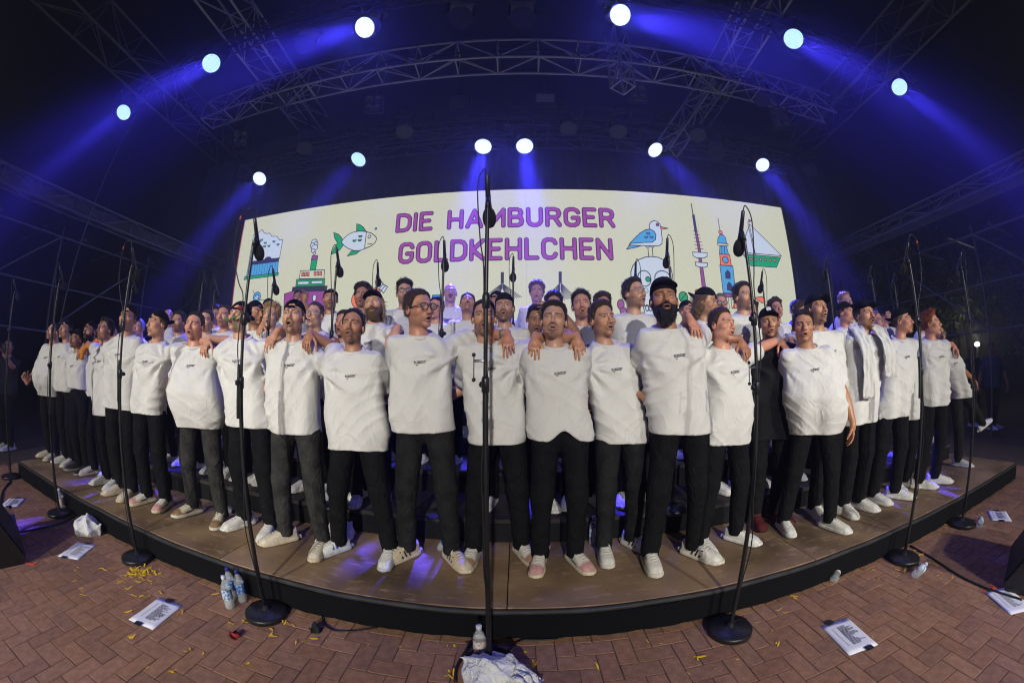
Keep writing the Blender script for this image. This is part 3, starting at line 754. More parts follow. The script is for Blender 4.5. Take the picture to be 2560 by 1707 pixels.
# front-of-house wash lamps on their stands behind the photographer: they light the singers and throw the stand shadows
for (fx, tx, en, lab) in ((-4.6, -4.3, 5900, 'on the scaffold side'), (.4, .1, 5900, 'in the middle'), (5.2, 4.3, 5900, 'on the tree side')):
    foh = tag(empty('wash_lamp', (fx, -11.5, 0)), 'white front-of-house wash lamp on a tripod behind the audience, ' + lab, 'lamp', 'front-of-house wash lamps')
    MB().cyl((0, 0, 0), (0, 0, 5.7), .05, n=12).build('stand_pole', BLACKPAINT, foh)
    for k in range(3):
        t = 2 * PI * k / 3; MB().cyl((math.cos(t), math.sin(t), 0), (0, 0, 1.4), .025, n=8).build('leg', BLACKPAINT, foh)
    _d = (Vector((tx, 2.6, 0.0)) - Vector((fx, -11.5, 6.0))).normalized()
    _q = Matrix.Translation((0, 0, 6.0)) @ _d.to_track_quat('-Z', 'Y').to_matrix().to_4x4()
    link('lamp_housing', MB().lathe([(.2, .02), (.22, .03), (.22, .5), (.1, .6)], n=20).mesh('lamp_housing', True), BLACKPAINT, foh, mtx=_q)
    _l = bpy.data.lights.new('wash', 'SPOT'); _l.energy = en; _l.color = (1.0, .96, .88); _l.spot_size = R(40 if abs(fx) < 1 else 35); _l.spot_blend = .75; _l.shadow_soft_size = .14
    wash = bpy.data.objects.new('wash', _l); COL.objects.link(wash); wash.parent = foh; wash.matrix_local = _q
# stage haze
hz_ = MB().box((0, 0, 3.7), (60, 60, 10.4)).mesh('haze')
hm = bpy.data.materials.new('haze_air'); hm.use_nodes = True; hm.node_tree.nodes.clear()
_o = hm.node_tree.nodes.new('ShaderNodeOutputMaterial'); _v = hm.node_tree.nodes.new('ShaderNodeVolumePrincipled')
_v.inputs['Color'].default_value = (.9, .92, 1, 1); _v.inputs['Density'].default_value = .0115; _v.inputs['Anisotropy'].default_value = .65
hm.node_tree.links.new(_v.outputs[0], _o.inputs['Volume'])
haze = tag(link('haze', hz_, hm), kind='stuff')
# ------------------------------------------------------------------ distance-function toolbox
def smin(a, b, k):
    h = np.clip(.5 + .5 * (b - a) / k, 0, 1); return b + (a - b) * h - k * h * (1 - h)
def smax(a, b, k): return -smin(-a, -b, k)
def ell(x, y, z, c, r):
    px, py, pz = (x - c[0]) / r[0], (y - c[1]) / r[1], (z - c[2]) / r[2]
    k0 = np.sqrt(px * px + py * py + pz * pz) + 1e-6
    k1 = np.sqrt((px / r[0]) ** 2 + (py / r[1]) ** 2 + (pz / r[2]) ** 2) + 1e-6
    return k0 * (k0 - 1) / k1
def cap3(x, y, z, a, b, r0, r1=None):
    r1 = r0 if r1 is None else r1
    ex, ey, ez = b[0] - a[0], b[1] - a[1], b[2] - a[2]; L = ex * ex + ey * ey + ez * ez + 1e-9
    t = np.clip(((x - a[0]) * ex + (y - a[1]) * ey + (z - a[2]) * ez) / L, 0, 1)
    return np.sqrt((x - a[0] - t * ex) ** 2 + (y - a[1] - t * ey) ** 2 + (z - a[2] - t * ez) ** 2) - (r0 + (r1 - r0) * t)
def sstep(a, b, x):
    t = np.clip((x - a) / (b - a), 0, 1); return t * t * (3 - 2 * t)
def wob(x, y, z, f, p):
    return np.sin(f * x + 1.7 * np.sin(.6 * f * z + p) + p) * np.sin(f * .9 * y + 1.3 * np.sin(.7 * f * x + 2 * p)) * .6 + .4 * np.sin(f * .8 * z + 1.9 * np.sin(.5 * f * y + p) + 3 * p)

# ------------------------------------------------------------------ hands (built once per pose) and shoes (once per kind)
def hand_mesh(curl, spread=.09, thumb=.6):
    """wrist at the origin, fingers along +X, palm towards -Z, thumb towards +Y (a right hand seen from its back)"""
    segs = []
    for i, (y, L, r) in enumerate([(.031, .086, .0084), (.010, .095, .0088), (-.011, .089, .0084), (-.030, .071, .0074)]):
        p = np.array([.092 - .004 * abs(i - 1), y, .002]); a = 0.0; fan = (1.5 - i) * spread * .5
        c = curl * (1 + .12 * (i - 1.5) + (.1 if i == 2 else 0))
        for k, (fl, bend) in enumerate(((.46, .55), (.32, .75), (.25, .5))):
            a += bend * c
            q = p + fl * L * np.array([math.cos(a) * math.cos(fan), math.cos(a) * math.sin(fan), -math.sin(a)])
            segs.append((tuple(p), tuple(q), r * (1 - .07 * k), r * (.95 - .08 * k))); p = q
    p = np.array([.028, .032, -.006]); q = p + np.array([.034, .026 * thumb + .006, -.012 - .012 * curl]); s = q + np.array([.03, .010 * thumb, -.010 - .012 * curl]); e = s + np.array([.024, .001, -.008 - .012 * curl])
    th = [(tuple(p), tuple(q), .0135, .0115), (tuple(q), tuple(s), .011, .0098), (tuple(s), tuple(e), .0098, .008)]
    def fn(x, y, z):
        d = ell(x, y, z, (.055, 0, 0), (.052, .040, .0145))
        d = smin(d, cap3(x, y, z, (-.03, 0, 0), (.03, 0, 0), .0265, .026) , .02)
        d = smin(d, cap3(x, y, z, (.085, .03, 0), (.09, -.028, -.001), .0115), .012)
        f = None
        for s_ in segs:
            q_ = cap3(x, y, z, *s_); f = q_ if f is None else smin(f, q_, .003)
        t = None
        for s_ in th:
            q_ = cap3(x, y, z, *s_); t = q_ if t is None else smin(t, q_, .004)
        return smin(smin(d, f, .007), t, .009)
    return nets(fn, (-.045, -.062, -.115), (.21, .085, .03), .004)
HANDS = {'relaxed': hand_mesh(.55), 'hook': hand_mesh(.85, .12, .8), 'flat': hand_mesh(.28, .14, .9), 'fist': hand_mesh(1.75, .05, .5)}

SHOES = {}
def shoe(kind):
    """toe towards -Y, heel behind the ankle at the origin, sole on z = 0"""
    if kind in SHOES: return SHOES[kind]
    C = dict(white=((.72, .71, .68), (.7, .69, .65), (.66, .65, .62), None), cream=((.62, .55, .44), (.6, .5, .36), (.6, .54, .44), None), stripes=((.7, .68, .62), (.66, .62, .54), (.68, .66, .6), (.015, .015, .017)),
             runner=((.55, .46, .33), (.6, .52, .4), (.6, .5, .36), (.02, .02, .02)), pink=((.7, .66, .6), (.66, .58, .42), (.56, .3, .29), (.01, .1, .05)), tan=((.58, .5, .38), (.62, .58, .5), (.24, .15, .075), (.02, .018, .018)),
             brown=((.64, .6, .53), (.6, .5, .38), (.36, .2, .14), (.62, .58, .5)), black=((.02, .02, .021), (.3, .29, .27), (.02, .02, .02), None), red=((.1, .008, .008), (.05, .008, .008), (.08, .008, .008), None),
             bluetab=((.72, .72, .7), (.5, .52, .62), (.68, .68, .66), (.06, .11, .5)), swoosh=((.66, .63, .57), (.62, .57, .48), (.6, .56, .5), (.35, .02, .02)))[kind]
    top = .15 if kind == 'red' else (.115 if kind in ('brown',) else .098)
    def foot(y): return np.interp(y, [-.213, -.206, -.195, -.175, -.14, -.09, -.02, .04, .075, .085], [.0, .018, .031, .041, .047, .047, .04, .036, .03, .012])
    def up(x, y, z):
        w = foot(y); hgt = np.interp(y, [-.205, -.17, -.12, -.06, .0, .085], [.035, .058, .07, .088, top, top])
        d = np.abs(x) - w * np.sqrt(np.clip(1 - np.clip((z - .02) / (hgt - .015), 0, .98) ** 2.6 * .75, 0.05, 1))
        d = smax(d, (z - hgt) * .8, .016); d = np.maximum(d, .018 - z)
        d = np.maximum(d, y - .082); d = np.maximum(d, -.21 - y)
        d = np.maximum(d, -ell(x, y, z, (0, .022, top + .012), (.031, .047, .05)))
        return d * .8
    V, F = nets(up, (-.062, -.225, .008), (.062, .1, top + .02), .0066)
    col = np.tile(np.array(C[0], np.float32), (len(V), 1))
    tb = sstep(-.128, -.140, V[:, 1]); heel = sstep(.045, .055, V[:, 1]); low = sstep(.045, .038, V[:, 2]) * sstep(-.05, -.09, V[:, 1])
    for m_ in (tb, heel, low): col += (np.array(C[2], np.float32) - col) * m_[:, None]
    col *= (1 - .25 * sstep(-.03, -.022, -np.abs(V[:, 0]) - .0 * V[:, 1]) * 0)[:, None] if False else 1
    tong = (np.abs(V[:, 0]) < .017) & (V[:, 1] < .01) & (V[:, 1] > -.125) & (V[:, 2] > .05)
    col[tong] *= .8
    upper = make_mesh('shoe_upper', V, F, True, col)
    def so(x, y, z):
        w = np.interp(y, [-.219, -.212, -.2, -.18, -.14, -.09, -.02, .04, .08, .095], [.0, .02, .034, .045, .051, .051, .044, .041, .035, .012])
        rise = np.interp(y, [-.215, -.16, 0, .1], [.012, .0, .0, .004])
        return np.maximum(np.abs(x) - w, np.maximum(z - .03 - rise * .4, rise - z)) * .9
    V2, F2 = nets(so, (-.066, -.232, -.008), (.066, .108, .046), .0075)
    V2[:, 2] = np.maximum(V2[:, 2], 0.001)
    sole = make_mesh('shoe_sole', V2, F2, True, np.tile(np.array(C[1], np.float32), (len(V2), 1)))
    lc = MB()
    for k in range(5):
        y = -.115 + .022 * k; z = float(np.interp(y, [-.12, -.06, 0], [.071, .089, .1])) + .001
        lc.tube([(-.024, y + .004, z - .013), (-.012, y, z - .001), (.0, y - .003, z + .002), (.012, y, z - .001), (.024, y + .004, z - .013)], .0032, 5)
    lc.tube([(.0, -.03, .1), (.02, -.045, .1), (.034, -.04, .085)], .003, 5); lc.tube([(.0, -.03, .1), (-.02, -.05, .1), (-.034, -.05, .08)], .003, 5)
    laces = lc.mesh('laces', True)
    mark = None
    if C[3]:
        pts = []
        if kind in ('stripes', 'runner', 'bluetab'):
            for k in range(3): y = -.075 + .03 * k; pts.append([(y, .028), (y + .012, .028), (y - .002 + .012 - .012, .074), (y - .026 + .012, .072)] if kind != 'bluetab' else [(y, .045), (y + .016, .045), (y + .012, .08), (y - .004, .08)])
        else: pts.append([(-.105, .052), (-.085, .036), (-.045, .036), (.045, .07), (-.05, .048), (-.085, .046)])
        mark = []
        for sx in (-1, 1):
            for P in pts:
                mk = MB()
                vv = []
                for (y, z) in P:
                    xs = np.linspace(.07, .0, 60); dd = up(xs, np.full(60, y), np.full(60, z)); i = int(np.argmax(dd < 0)); vv.append((sx * (xs[i] + .0035), y, z))
                n = len(mk.v); mk.v += vv; mk.f.append(list(range(n, n + len(vv))))
                mm_ = mk.mesh('side_mark'); mm_.materials.append(mat('shoe_mark_' + kind, C[3], .5)); mark.append(mm_)
    lm = mat('lace_dark' if kind in ('black', 'red') else 'lace_white', (.03, .03, .03) if kind in ('black', 'red') else (.7, .68, .62), .8)
    for me_ in (upper, sole): me_.materials.append(mat('shoe_leather', attr='col', rough=.5, noise=(60, .16), bump=(120, .06)))
    laces.materials.append(lm)
    SHOES[kind] = (upper, sole, laces, mark); return SHOES[kind]
def put_shoe(kind, parent, loc, ang, mirror, tilt=0.0):
    u, s_, l, m_ = shoe(kind)
    o = link('shoe', u, None, parent, loc=loc, rot=(tilt, 0, ang), scale=(-1.1 if mirror else 1.1, 1.08, 1.12))
    link('sole', s_, None, o); link('laces', l, None, o)
    for k_ in (m_ or []): link('side_mark', k_, None, o)
    return o

# ------------------------------------------------------------------ materials of people
SKIN = mat('skin', attr='col', rough=.42, noise=(45, .1), bump=(160, .06)); SKIN.node_tree.nodes['Principled BSDF'].inputs['Subsurface Weight'].default_value = 0.0
HAIRM = {}
def hair_mat(c):
    k = 'hair_%d' % int(sum(v * 997 * (i + 1) for i, v in enumerate(c)) * 10)
    return mat(k, c, .42, spec=.35, noise=(160, .5), bump=(240, .6))
SHIRT = mat('white_cotton', (.72, .715, .69), .9, spec=.2, noise=(5, .05), bump=(420, .12))
def wrinkle(m, scale=7.0, dist=.035, strength=.55):
    """fine creases: ridged, warped noise that differs from person to person"""
    nt = m.node_tree; b = nt.nodes['Principled BSDF']; tc = nt.nodes.new('ShaderNodeTexCoord'); oi = nt.nodes.new('ShaderNodeObjectInfo')
    va = nt.nodes.new('ShaderNodeVectorMath'); va.operation = 'MULTIPLY_ADD'; va.inputs[1].default_value = (1, 1, .75)
    sc_ = nt.nodes.new('ShaderNodeMath'); sc_.operation = 'MULTIPLY'; sc_.inputs[1].default_value = 37; nt.links.new(oi.outputs['Random'], sc_.inputs[0])
    nt.links.new(tc.outputs['Object'], va.inputs[0]); nt.links.new(sc_.outputs[0], va.inputs[2])
    n = nt.nodes.new('ShaderNodeTexNoise'); n.inputs['Scale'].default_value = scale; n.inputs['Detail'].default_value = 3; n.inputs['Distortion'].default_value = 1.6
    nt.links.new(va.outputs[0], n.inputs['Vector'])
    s1 = nt.nodes.new('ShaderNodeMath'); s1.operation = 'SUBTRACT'; s1.inputs[1].default_value = .5; nt.links.new(n.outputs['Fac'], s1.inputs[0])
    s2 = nt.nodes.new('ShaderNodeMath'); s2.operation = 'ABSOLUTE'; nt.links.new(s1.outputs[0], s2.inputs[0])
    s3 = nt.nodes.new('ShaderNodeMath'); s3.operation = 'POWER'; s3.inputs[1].default_value = .55; nt.links.new(s2.outputs[0], s3.inputs[0])
    bp = nt.nodes.new('ShaderNodeBump'); bp.invert = True; bp.inputs['Strength'].default_value = strength; bp.inputs['Distance'].default_value = dist
    nt.links.new(s3.outputs[0], bp.inputs['Height'])
    old = b.inputs['Normal'].links[0].from_node if b.inputs['Normal'].links else None
    if old: nt.links.new(bp.outputs[0], old.inputs['Normal'])
    else: nt.links.new(bp.outputs[0], b.inputs['Normal'])
wrinkle(SHIRT, 4.2, .035, .3)
PANTS = {'black': mat('black_denim', (.0075, .0075, .008), .85, spec=.1, noise=(18, .4), bump=(300, .2)), 'grey': mat('washed_grey_denim', (.036, .035, .0335), .85, spec=.1, noise=(11, .5), bump=(300, .25)), 'char': mat('charcoal_denim', (.016, .016, .0165), .85, spec=.1, noise=(14, .45), bump=(300, .2))}
for _m in PANTS.values(): wrinkle(_m, 9.0, .03, .5)
CAPM = mat('cap_twill', (.008, .008, .01), .85, spec=.1, noise=(40, .3), bump=(400, .15))
FRAME = mat('spectacle_frame', (.02, .018, .018), .3); WIRE = mat('spectacle_wire', (.25, .2, .15), .3, metal=.8)
LENSG = mat('spectacle_lens', (.9, .92, .95), .05, spec=.8, alpha=.13)
PRINT = mat('shirt_print', (.02, .02, .022), .8); PRINTR = mat('shirt_print_red', (.4, .03, .03), .8)
# print on the chest, from the built-in font
_tc = bpy.data.curves.new('print', 'FONT'); _tc.body = 'die Hamburger\nGoldkehlchen'; _tc.size = .025; _tc.space_line = .75; _tc.resolution_u = 1; _tc.shear = .25; _tc.offset = .0007
_to = bpy.data.objects.new('print', _tc); COL.objects.link(_to); bpy.context.view_layer.update()
_tm = _to.evaluated_get(bpy.context.evaluated_depsgraph_get()).to_mesh()
PRV = np.array([v.co[:2] for v in _tm.vertices], np.float32); PRF = [list(p.vertices) for p in _tm.polygons]
bpy.data.objects.remove(_to)
PRV[:, 0] -= PRV[:, 0].mean(); PRV[:, 1] -= PRV[:, 1].mean(); PRV *= .08 / max(1e-6, np.ptp(PRV[:, 0]))
_a = R(7); PRV = np.stack([PRV[:, 0] * math.cos(_a) - PRV[:, 1] * math.sin(_a), PRV[:, 0] * math.sin(_a) + PRV[:, 1] * math.cos(_a)], 1)
BOAT = .8 * np.array([(-.034, -.022), (-.018, -.021), (-.02, -.026), (-.032, -.026)], np.float32); BOATR = .8 * np.array([(-.031, -.0265), (-.024, -.0265), (-.026, -.03), (-.03, -.03)], np.float32)

def rot3(yaw, pitch, roll=0):
    return np.array(Matrix.Rotation(R(yaw), 3, 'Z') @ Matrix.Rotation(-R(pitch), 3, 'X') @ Matrix.Rotation(R(roll), 3, 'Y'), np.float32)
SKINS = {'fair': (.60, .335, .225), 'pink': (.62, .30, .20), 'mid': (.54, .285, .175), 'tan': (.45, .22, .125), 'olive': (.38, .195, .11)}
HAIRC = {'black': (.008, .007, .007), 'dark': (.018, .012, .009), 'brown': (.045, .025, .015), 'light': (.13, .075, .035), 'blond': (.32, .2, .085), 'red': (.3, .085, .02), 'grey': (.14, .13, .12)}

def build_person(P, people):
    hi = P.get('row', 1) == 1
    s = P['h'] / 1.8; rs = random.Random(P['seed']); ph = rs.uniform(0, 6)
    root = tag(empty('person', (P['x'], P['y'], P['z'])), P['label'], 'person', P.get('group'))
    root.rotation_euler = (0, 0, R(P.get('yaw', 0))); root.scale = (s, s, s)
    Mw = Matrix.Translation((P['x'], P['y'], P['z'])) @ Matrix.Rotation(R(P.get('yaw', 0)), 4, 'Z') @ Matrix.Scale(s, 4); Mi = Mw.inverted()
    lx, ly = P.get('lean', 0) / s, P.get('leany', 0) / s
    cth, sth = math.cos(R(P.get('yaw', 0))), math.sin(R(P.get('yaw', 0)))
    lx, ly = lx * cth + ly * sth, -lx * sth + ly * cth
    w = P.get('w', 1.0); belly = P.get('belly', 0.0)
    def shift(z): t = np.clip((z - .9) / .6, 0, 1.3); return lx * t, ly * t
    # ---------------- head and neck
    hx, hy = shift(1.66); hc = np.array([hx, hy - .015, 1.673], np.float32)
    hp_ = P.get('hp', 5); hp_ = hp_ if hp_ < 5 or hp_ > 20 else 4 + (hp_ - 4) * .62
    Mh = rot3(P.get('hy', 0) - P.get('yaw', 0), hp_, P.get('hr', (P['seed'] * 37 % 11) - 5))
    fw = P.get('fw', 1.0); mo = P.get('mouth', .5) * .85; jaw = .013 * mo
    nb = shift(1.45); neck0 = (nb[0], nb[1] + .02, 1.40); neck1 = tuple(hc + Mh @ np.array([0, .022, -.05], np.float32))
    nr = .056 * (1 + .35 * (fw - 1)) + .01 * belly
    def loc(x, y, z):
        px, py, pz = x - hc[0], y - hc[1], z - hc[2]
        return tuple(Mh[0, k] * px + Mh[1, k] * py + Mh[2, k] * pz for k in range(3))
    nose = P.get('nose', 1.0); brow = rs.uniform(.0, .004)
    def face(x, y, z):
        x = x / fw; ax = np.abs(x)
        d = ell(x, y, z, (0, .012, .035), (.0745, .0955, .091))
        d = smin(d, ell(x, y, z, (0, -.026, -.036 - jaw * .3), (.0595, .066, .075 + jaw * .5)), .03)
        d = smin(d, ell(ax, y, z, (.038, -.008, -.064 - jaw * .6), (.025, .045, .027)), .03)
        d = smin(d, ell(x, y, z, (0, -.074, -.099 - jaw), (.025, .021, .016)), .022)
        d = smin(d, ell(ax, y, z, (.043, -.056, -.018), (.024, .026, .022)), .022)
        d = smin(d, cap3(ax, y, z, (.008, -.087 - brow, .031), (.045, -.070, .031), .0105), .014)
        d = smax(d, -ell(ax, y, z, (.0315, -.104, .009), (.018, .020, .0115)), .012)
        d = smin(d, ell(ax, y, z, (.0315, -.0765, .008), (.0125, .0125, .0115)), .004)
        d = smin(d, cap3(x, y, z, (0, -.088, .022), (0, -.109 - .004 * nose, -.029), .0072, .0125 * nose), .012)
        d = smin(d, ell(ax, y, z, (.0125, -.098, -.033), (.0085, .011, .008)), .007)
        d = smin(d, ell(x, y, z, (0, -.083, -.062), (.028, .022, .022)), .014)
        d = smin(d, ell(x, y, z, (0, -.1, -.0565), (.0205, .0075, .005)), .006)
        d = smin(d, ell(x, y, z, (0, -.097, -.0715 - jaw * 1.25), (.0175, .0085, .006)), .007)
        if mo > .05: d = smax(d, -ell(x, y, z, (0, -.104, -.064 - jaw * .6), (.018 - .003 * mo, .026, .002 + .0098 * mo)), .004)
        ey, ez = y - .012, z + .002
        d = smin(d, np.maximum(ell(ax, ey, ez, (.079, 0, 0), (.0125, .02, .033)), -ell(ax, ey, ez, (.091, -.006, .002), (.008, .012, .02))), .006)
        return d * min(1, fw)
    def bodyfn(x, y, z):
        u, v_, t = loc(x, y, z)
        d = face(u, v_, t)
        n_ = cap3(x, y, z, neck0, neck1, nr * 1.08, nr)
        n_ = smin(n_, ell(x, y, z, (nb[0], nb[1] + .015, 1.43), (.15, .075, .075)), .05)
        return smin(d, n_, .022)
    res = .0044 if hi else .0068
    lo = np.minimum(hc - .15, [nb[0] - .16, nb[1] - .12, 1.40]); hi_ = np.maximum(hc + [.15, .15, .142], [nb[0] + .16, nb[1] + .14, 1.5])
    V, F = nets(bodyfn, lo, hi_, res)
    u, v_, t = loc(*V.T); u = u / fw; au = np.abs(u)
    sk = np.array(SKINS[P.get('skin', 'mid')], np.float32) * rs.uniform(.9, 1.08)
    col = np.tile(sk, (len(V), 1)); 
    def mix(c, m_): 
        nonlocal col; col = col + (np.array(c, np.float32) - col) * np.clip(m_, 0, 1)[:, None]
    front = sstep(-.03, -.06, v_)
    mix(sk * [1.05, .8, .75], front * .5 * np.exp(-((au - .045) / .02) ** 2 - ((t + .02) / .022) ** 2))
    mix(sk * [1.0, .78, .7], .5 * np.exp(-((u) / .014) ** 2 - ((t + .02) / .014) ** 2) * sstep(-.09, -.105, v_))
    mix(sk * [1.0, .76, .68], .45 * sstep(.07, .078, au))
    hcol = np.array(HAIRC[P.get('hc', 'dark')], np.float32); bcol = np.array(HAIRC[P.get('bc', P.get('hc', 'dark'))], np.float32)
    # eyebrows, eyes, lips, mouth
    bd = seg2(au, t, (.013, .0265), (.05, .0295)); mix(hcol * .8 + sk * .1, front * sstep(.0062, .0026, bd) * .75)
    ed = np.sqrt(((au - .0315) / .0145) ** 2 + ((t - .008) / (.0042 if P.get('eyes', 1) else .0026)) ** 2); em = front * sstep(1.15, .8, ed)
    mix(sk * .6, front * sstep(1.5, 1.15, ed) * .25); mix((.4, .36, .33) if P.get('eyes', 1) else sk * .28, em * .65)
    if P.get('eyes', 1): mix((.02, .015, .012), em * sstep(.0078, .0058, np.abs(au - .0315)))
    mix(sk * .22, front * np.exp(-((au - .0315) / .0135) ** 4) * np.exp(-((t - .0125) / .0022) ** 2) * .8)
    lip = front * np.exp(-(u / .024) ** 4) * np.maximum(np.exp(-((t + .0565) / .0055) ** 2), np.exp(-((t + .0725 + jaw * 1.25) / .006) ** 2)) * (v_ < -.085)
    mix((.36, .12, .1), lip * .75)
    if mo > .05:
        md = np.sqrt((u / (.0175 - .003 * mo)) ** 2 + ((t + .064 + jaw * .6) / (.002 + .009 * mo)) ** 2); mm = sstep(1.08, .9, md) * sstep(-.07, -.08, v_)
        mix((.045, .012, .012), mm)
        if P.get('teeth', 0): mix((.6, .57, .5), mm * (t > -.064 - jaw * .6 + .0015 * mo + .001) * (np.abs(u) < .014))
    # beard and shaved hair as skin colour
    style = P.get('beard', 'none')
    jawl = sstep(-.022, -.036, t + .32 * np.clip(-.02 - v_, 0, .1) - .0) * sstep(.045, .015, v_)
    cheek = sstep(-.030, -.046, t - .02 * sstep(.03, .06, au)); chinm = jawl * cheek
    mous = front * np.exp(-((t + .0475) / .0065) ** 2) * sstep(.034, .024, au) * (v_ < -.07)
    under = sstep(-.13, -.11, t); keep = 1 - np.clip(lip * 1.4, 0, 1)
    amt = {'none': .06, 'stubble': .3, 'short': .58, 'full': .95, 'mustache': .1, 'goatee': .12}[style]
    nz = .82 + .18 * np.sin(u * 900 + 3 * np.sin(t * 700)) * np.sin(t * 800 + v_ * 600)
    mix(bcol + sk * .03, chinm * amt * keep * under * nz)
    if style in ('stubble', 'short', 'full', 'mustache', 'goatee'): mix(bcol + sk * .03, mous * keep * {'stubble': .5, 'mustache': .95, 'goatee': .8}.get(style, .85))
    if style == 'goatee': mix(bcol, np.exp(-(u / .02) ** 2 - ((t + .096 + jaw) / .015) ** 2) * .85 * front)
    hl = np.interp(v_, [-.1, -.075, -.045, -.02, .02, .06, .12], [.11, .103, .074, .012, -.012, -.055, -.075]) + P.get('recede', 0)
    hm_ = sstep(-.006, .006, t - hl)
    hair = P.get('hair', 'short')
    mix(hcol * 1.2 + sk * .06, hm_ * {'bald': .12, 'buzz': .8}.get(hair, .9))
    verts, faces, cols = [V], [F], [col]; off = len(V)
    # ---------------- arms: shoulder - elbow - wrist, then the hand
    sw = .158 * w; sleeves = []; bands = []
    for side, key in ((-1, 'L'), (1, 'R')):
        spec = P.get(key, 'b'); sh = shift(1.43); S = np.array([sh[0] + side * sw, sh[1] + .01, 1.41])
        pole = np.array([side * .6, .5, -.8]); pose = 'hook'
        if spec == 'd': T = S + np.array([side * .185, -.06, -.5]); H = np.array([0, -.12, -1.]); N = np.array([-side, .15, 0.]); pose = 'relaxed'
        elif spec == 'b': T = S + np.array([side * .26, .2, -.33]); H = np.array([side * .5, -.3, -.6]); N = np.array([0, -1., .1])
        elif spec == 'x': T = S + np.array([side * .06, -.1, -.5]); H = np.array([-side * .3, -.2, -1.]); N = np.array([-side, .2, 0.]); pose = 'relaxed'
        elif spec[0] in ('sh', 'wa'):
            Q = people[spec[1]]; qs = Q['h'] / 1.8; o = spec[2]; qx = Q['x'] + Q.get('lean', 0) * (.9 if spec[0] == 'sh' else .4); cw = .175 * Q.get('w', 1)
            ya = R(Q.get('yaw', 0))
            if spec[0] == 'sh':
                off_ = Vector((o * cw * qs * .74, -.028, 0)); off_.rotate(Matrix.Rotation(ya, 3, 'Z')); tw = Vector((qx, Q['y'] + Q.get('leany', 0), Q['z'] + 1.568 * qs)) + off_
                hw, nw = Vector((o * .1, -.62, -.78)), Vector((0, .78, -.62))
            else:
                off_ = Vector((o * (cw + .045 + .03 * Q.get('belly', 0)) * qs, .05, 0)); off_.rotate(Matrix.Rotation(ya, 3, 'Z')); tw = Vector((qx, Q['y'], Q['z'] + 1.1 * qs)) + off_
                hw, nw = Vector((-o * .25, -1, -.1)), Vector((-o, 0, 0))
            T = np.array(Mi @ tw); M3 = Mi.to_3x3(); H = np.array(M3 @ hw); N = np.array(M3 @ nw); pole = np.array([side * .2, 1.0, .45]) if spec[0] == 'sh' else np.array([side * .5, .7, -.6])
        else:                                   # ('t', world wrist, world hand direction, world palm direction, pose)
            T = np.array(Mi @ Vector(spec[1])); M3 = Mi.to_3x3(); H = np.array(M3 @ Vector(spec[2])); N = np.array(M3 @ Vector(spec[3])); pose = spec[4]
            if len(spec) > 5: pole = np.array(spec[5])
        L1, L2 = .285, .265; dv = T - S; D = np.linalg.norm(dv)
        if D > .545: T = S + dv / D * .545; D = .545
        dv = T - S; dn = dv / D; a_ = (L1 * L1 - L2 * L2 + D * D) / (2 * D); hgt = math.sqrt(max(1e-5, L1 * L1 - a_ * a_))
        pp = pole - dn * (pole @ dn); pp /= np.linalg.norm(pp) + 1e-9; E = S + dn * a_ + pp * hgt
        H = H / np.linalg.norm(H); N = N - H * (N @ H); N /= np.linalg.norm(N) + 1e-9
        # right hand (side -1 of the picture) keeps the thumb inside
        Yv = np.cross(-N, H); mir = 1 if side < 0 else -1
        bs = np.stack([H, Yv * mir, -N], 1)
        hv, hf = HANDS[pose]; hv = hv.copy(); hv[:, 1] *= 1
        hv2 = (hv * .96) @ bs.T.astype(np.float32) + (T + H * .012).astype(np.float32)
        if mir < 0: hf = hf[:, ::-1]
        path = [S, S + (E - S) * .5, E - (E - S) * .12, E, E + (T - E) * .15, E + (T - E) * .45, E + (T - E) * .8, T, T + H * .02]
        av, af = tube_mesh(path, [.052, .05, .043, .042, .044, .043, .032, .027, .025], 12 if hi else 9)
        af = np.array([q for q in af if len(q) == 4]); av = np.array([tuple(p) for p in av], np.float32)
        for vv, ff in ((av, af), (hv2, hf)):
            verts.append(vv); faces.append(ff + off); off += len(vv); cols.append(np.tile(sk * [.98, .93, .9], (len(vv), 1)).astype(np.float32))
        knk = cols[-1]; dist = hv[:, 0]; knk *= (1 - .14 * np.exp(-((dist - .095) / .008) ** 2))[:, None] * np.array([1, .95, .92]); 
        sleeves.append((S, E, T)); bands.append((T, E, H))
    body = make_mesh('body', np.concatenate(verts), np.concatenate(faces), True, np.concatenate(cols)); body.materials.append(SKIN)
    link('body', body, None, root)
    # ---------------- shirt
    hem = P.get('hem', .86) / s
    zs = [0, hem, 1.0, 1.12, 1.25, 1.36, 1.43, 1.475, 1.505, 1.53, 1.56]
    aw = P.get('sw', 1.0) * w
    A_ = np.array([.2, .2, .2 + .02 * belly, .195 + .035 * belly, .196 + .02 * belly, .198, .182, .142, .115, .08, .06]) * aw; A_[8:] = [.118, .085, .06]
    B_ = np.array([.122, .12, .12 + .055 * belly, .118 + .07 * belly, .12 + .04 * belly, .118, .104, .09, .08, .07, .06])
    Yc = np.array([0, 0, -.01 - .04 * belly, -.012 - .05 * belly, -.012 - .025 * belly, -.005, .01, .016, .018, .018, .018])
    zd = np.linspace(hem - .2, 1.6, 260); ker = np.hanning(25); ker /= ker.sum(); padn = 12
    def smooth_(a_): q_ = np.interp(zd, zs, a_); q2 = np.convolve(np.pad(q_, padn, mode='edge'), ker, 'valid'); k_ = sstep(1.44, 1.40, zd); return q2 * k_ + q_ * (1 - k_)
    A_, B_, Yc, zs = smooth_(A_), smooth_(B_), smooth_(Yc), zd
    raise_ = [max(0.0, min(1.0, (E - S)[2] / .3 + .75)) for (S, E, T) in sleeves]
    f1, f2, f3 = rs.uniform(26, 40), rs.uniform(7, 11), rs.uniform(40, 60)
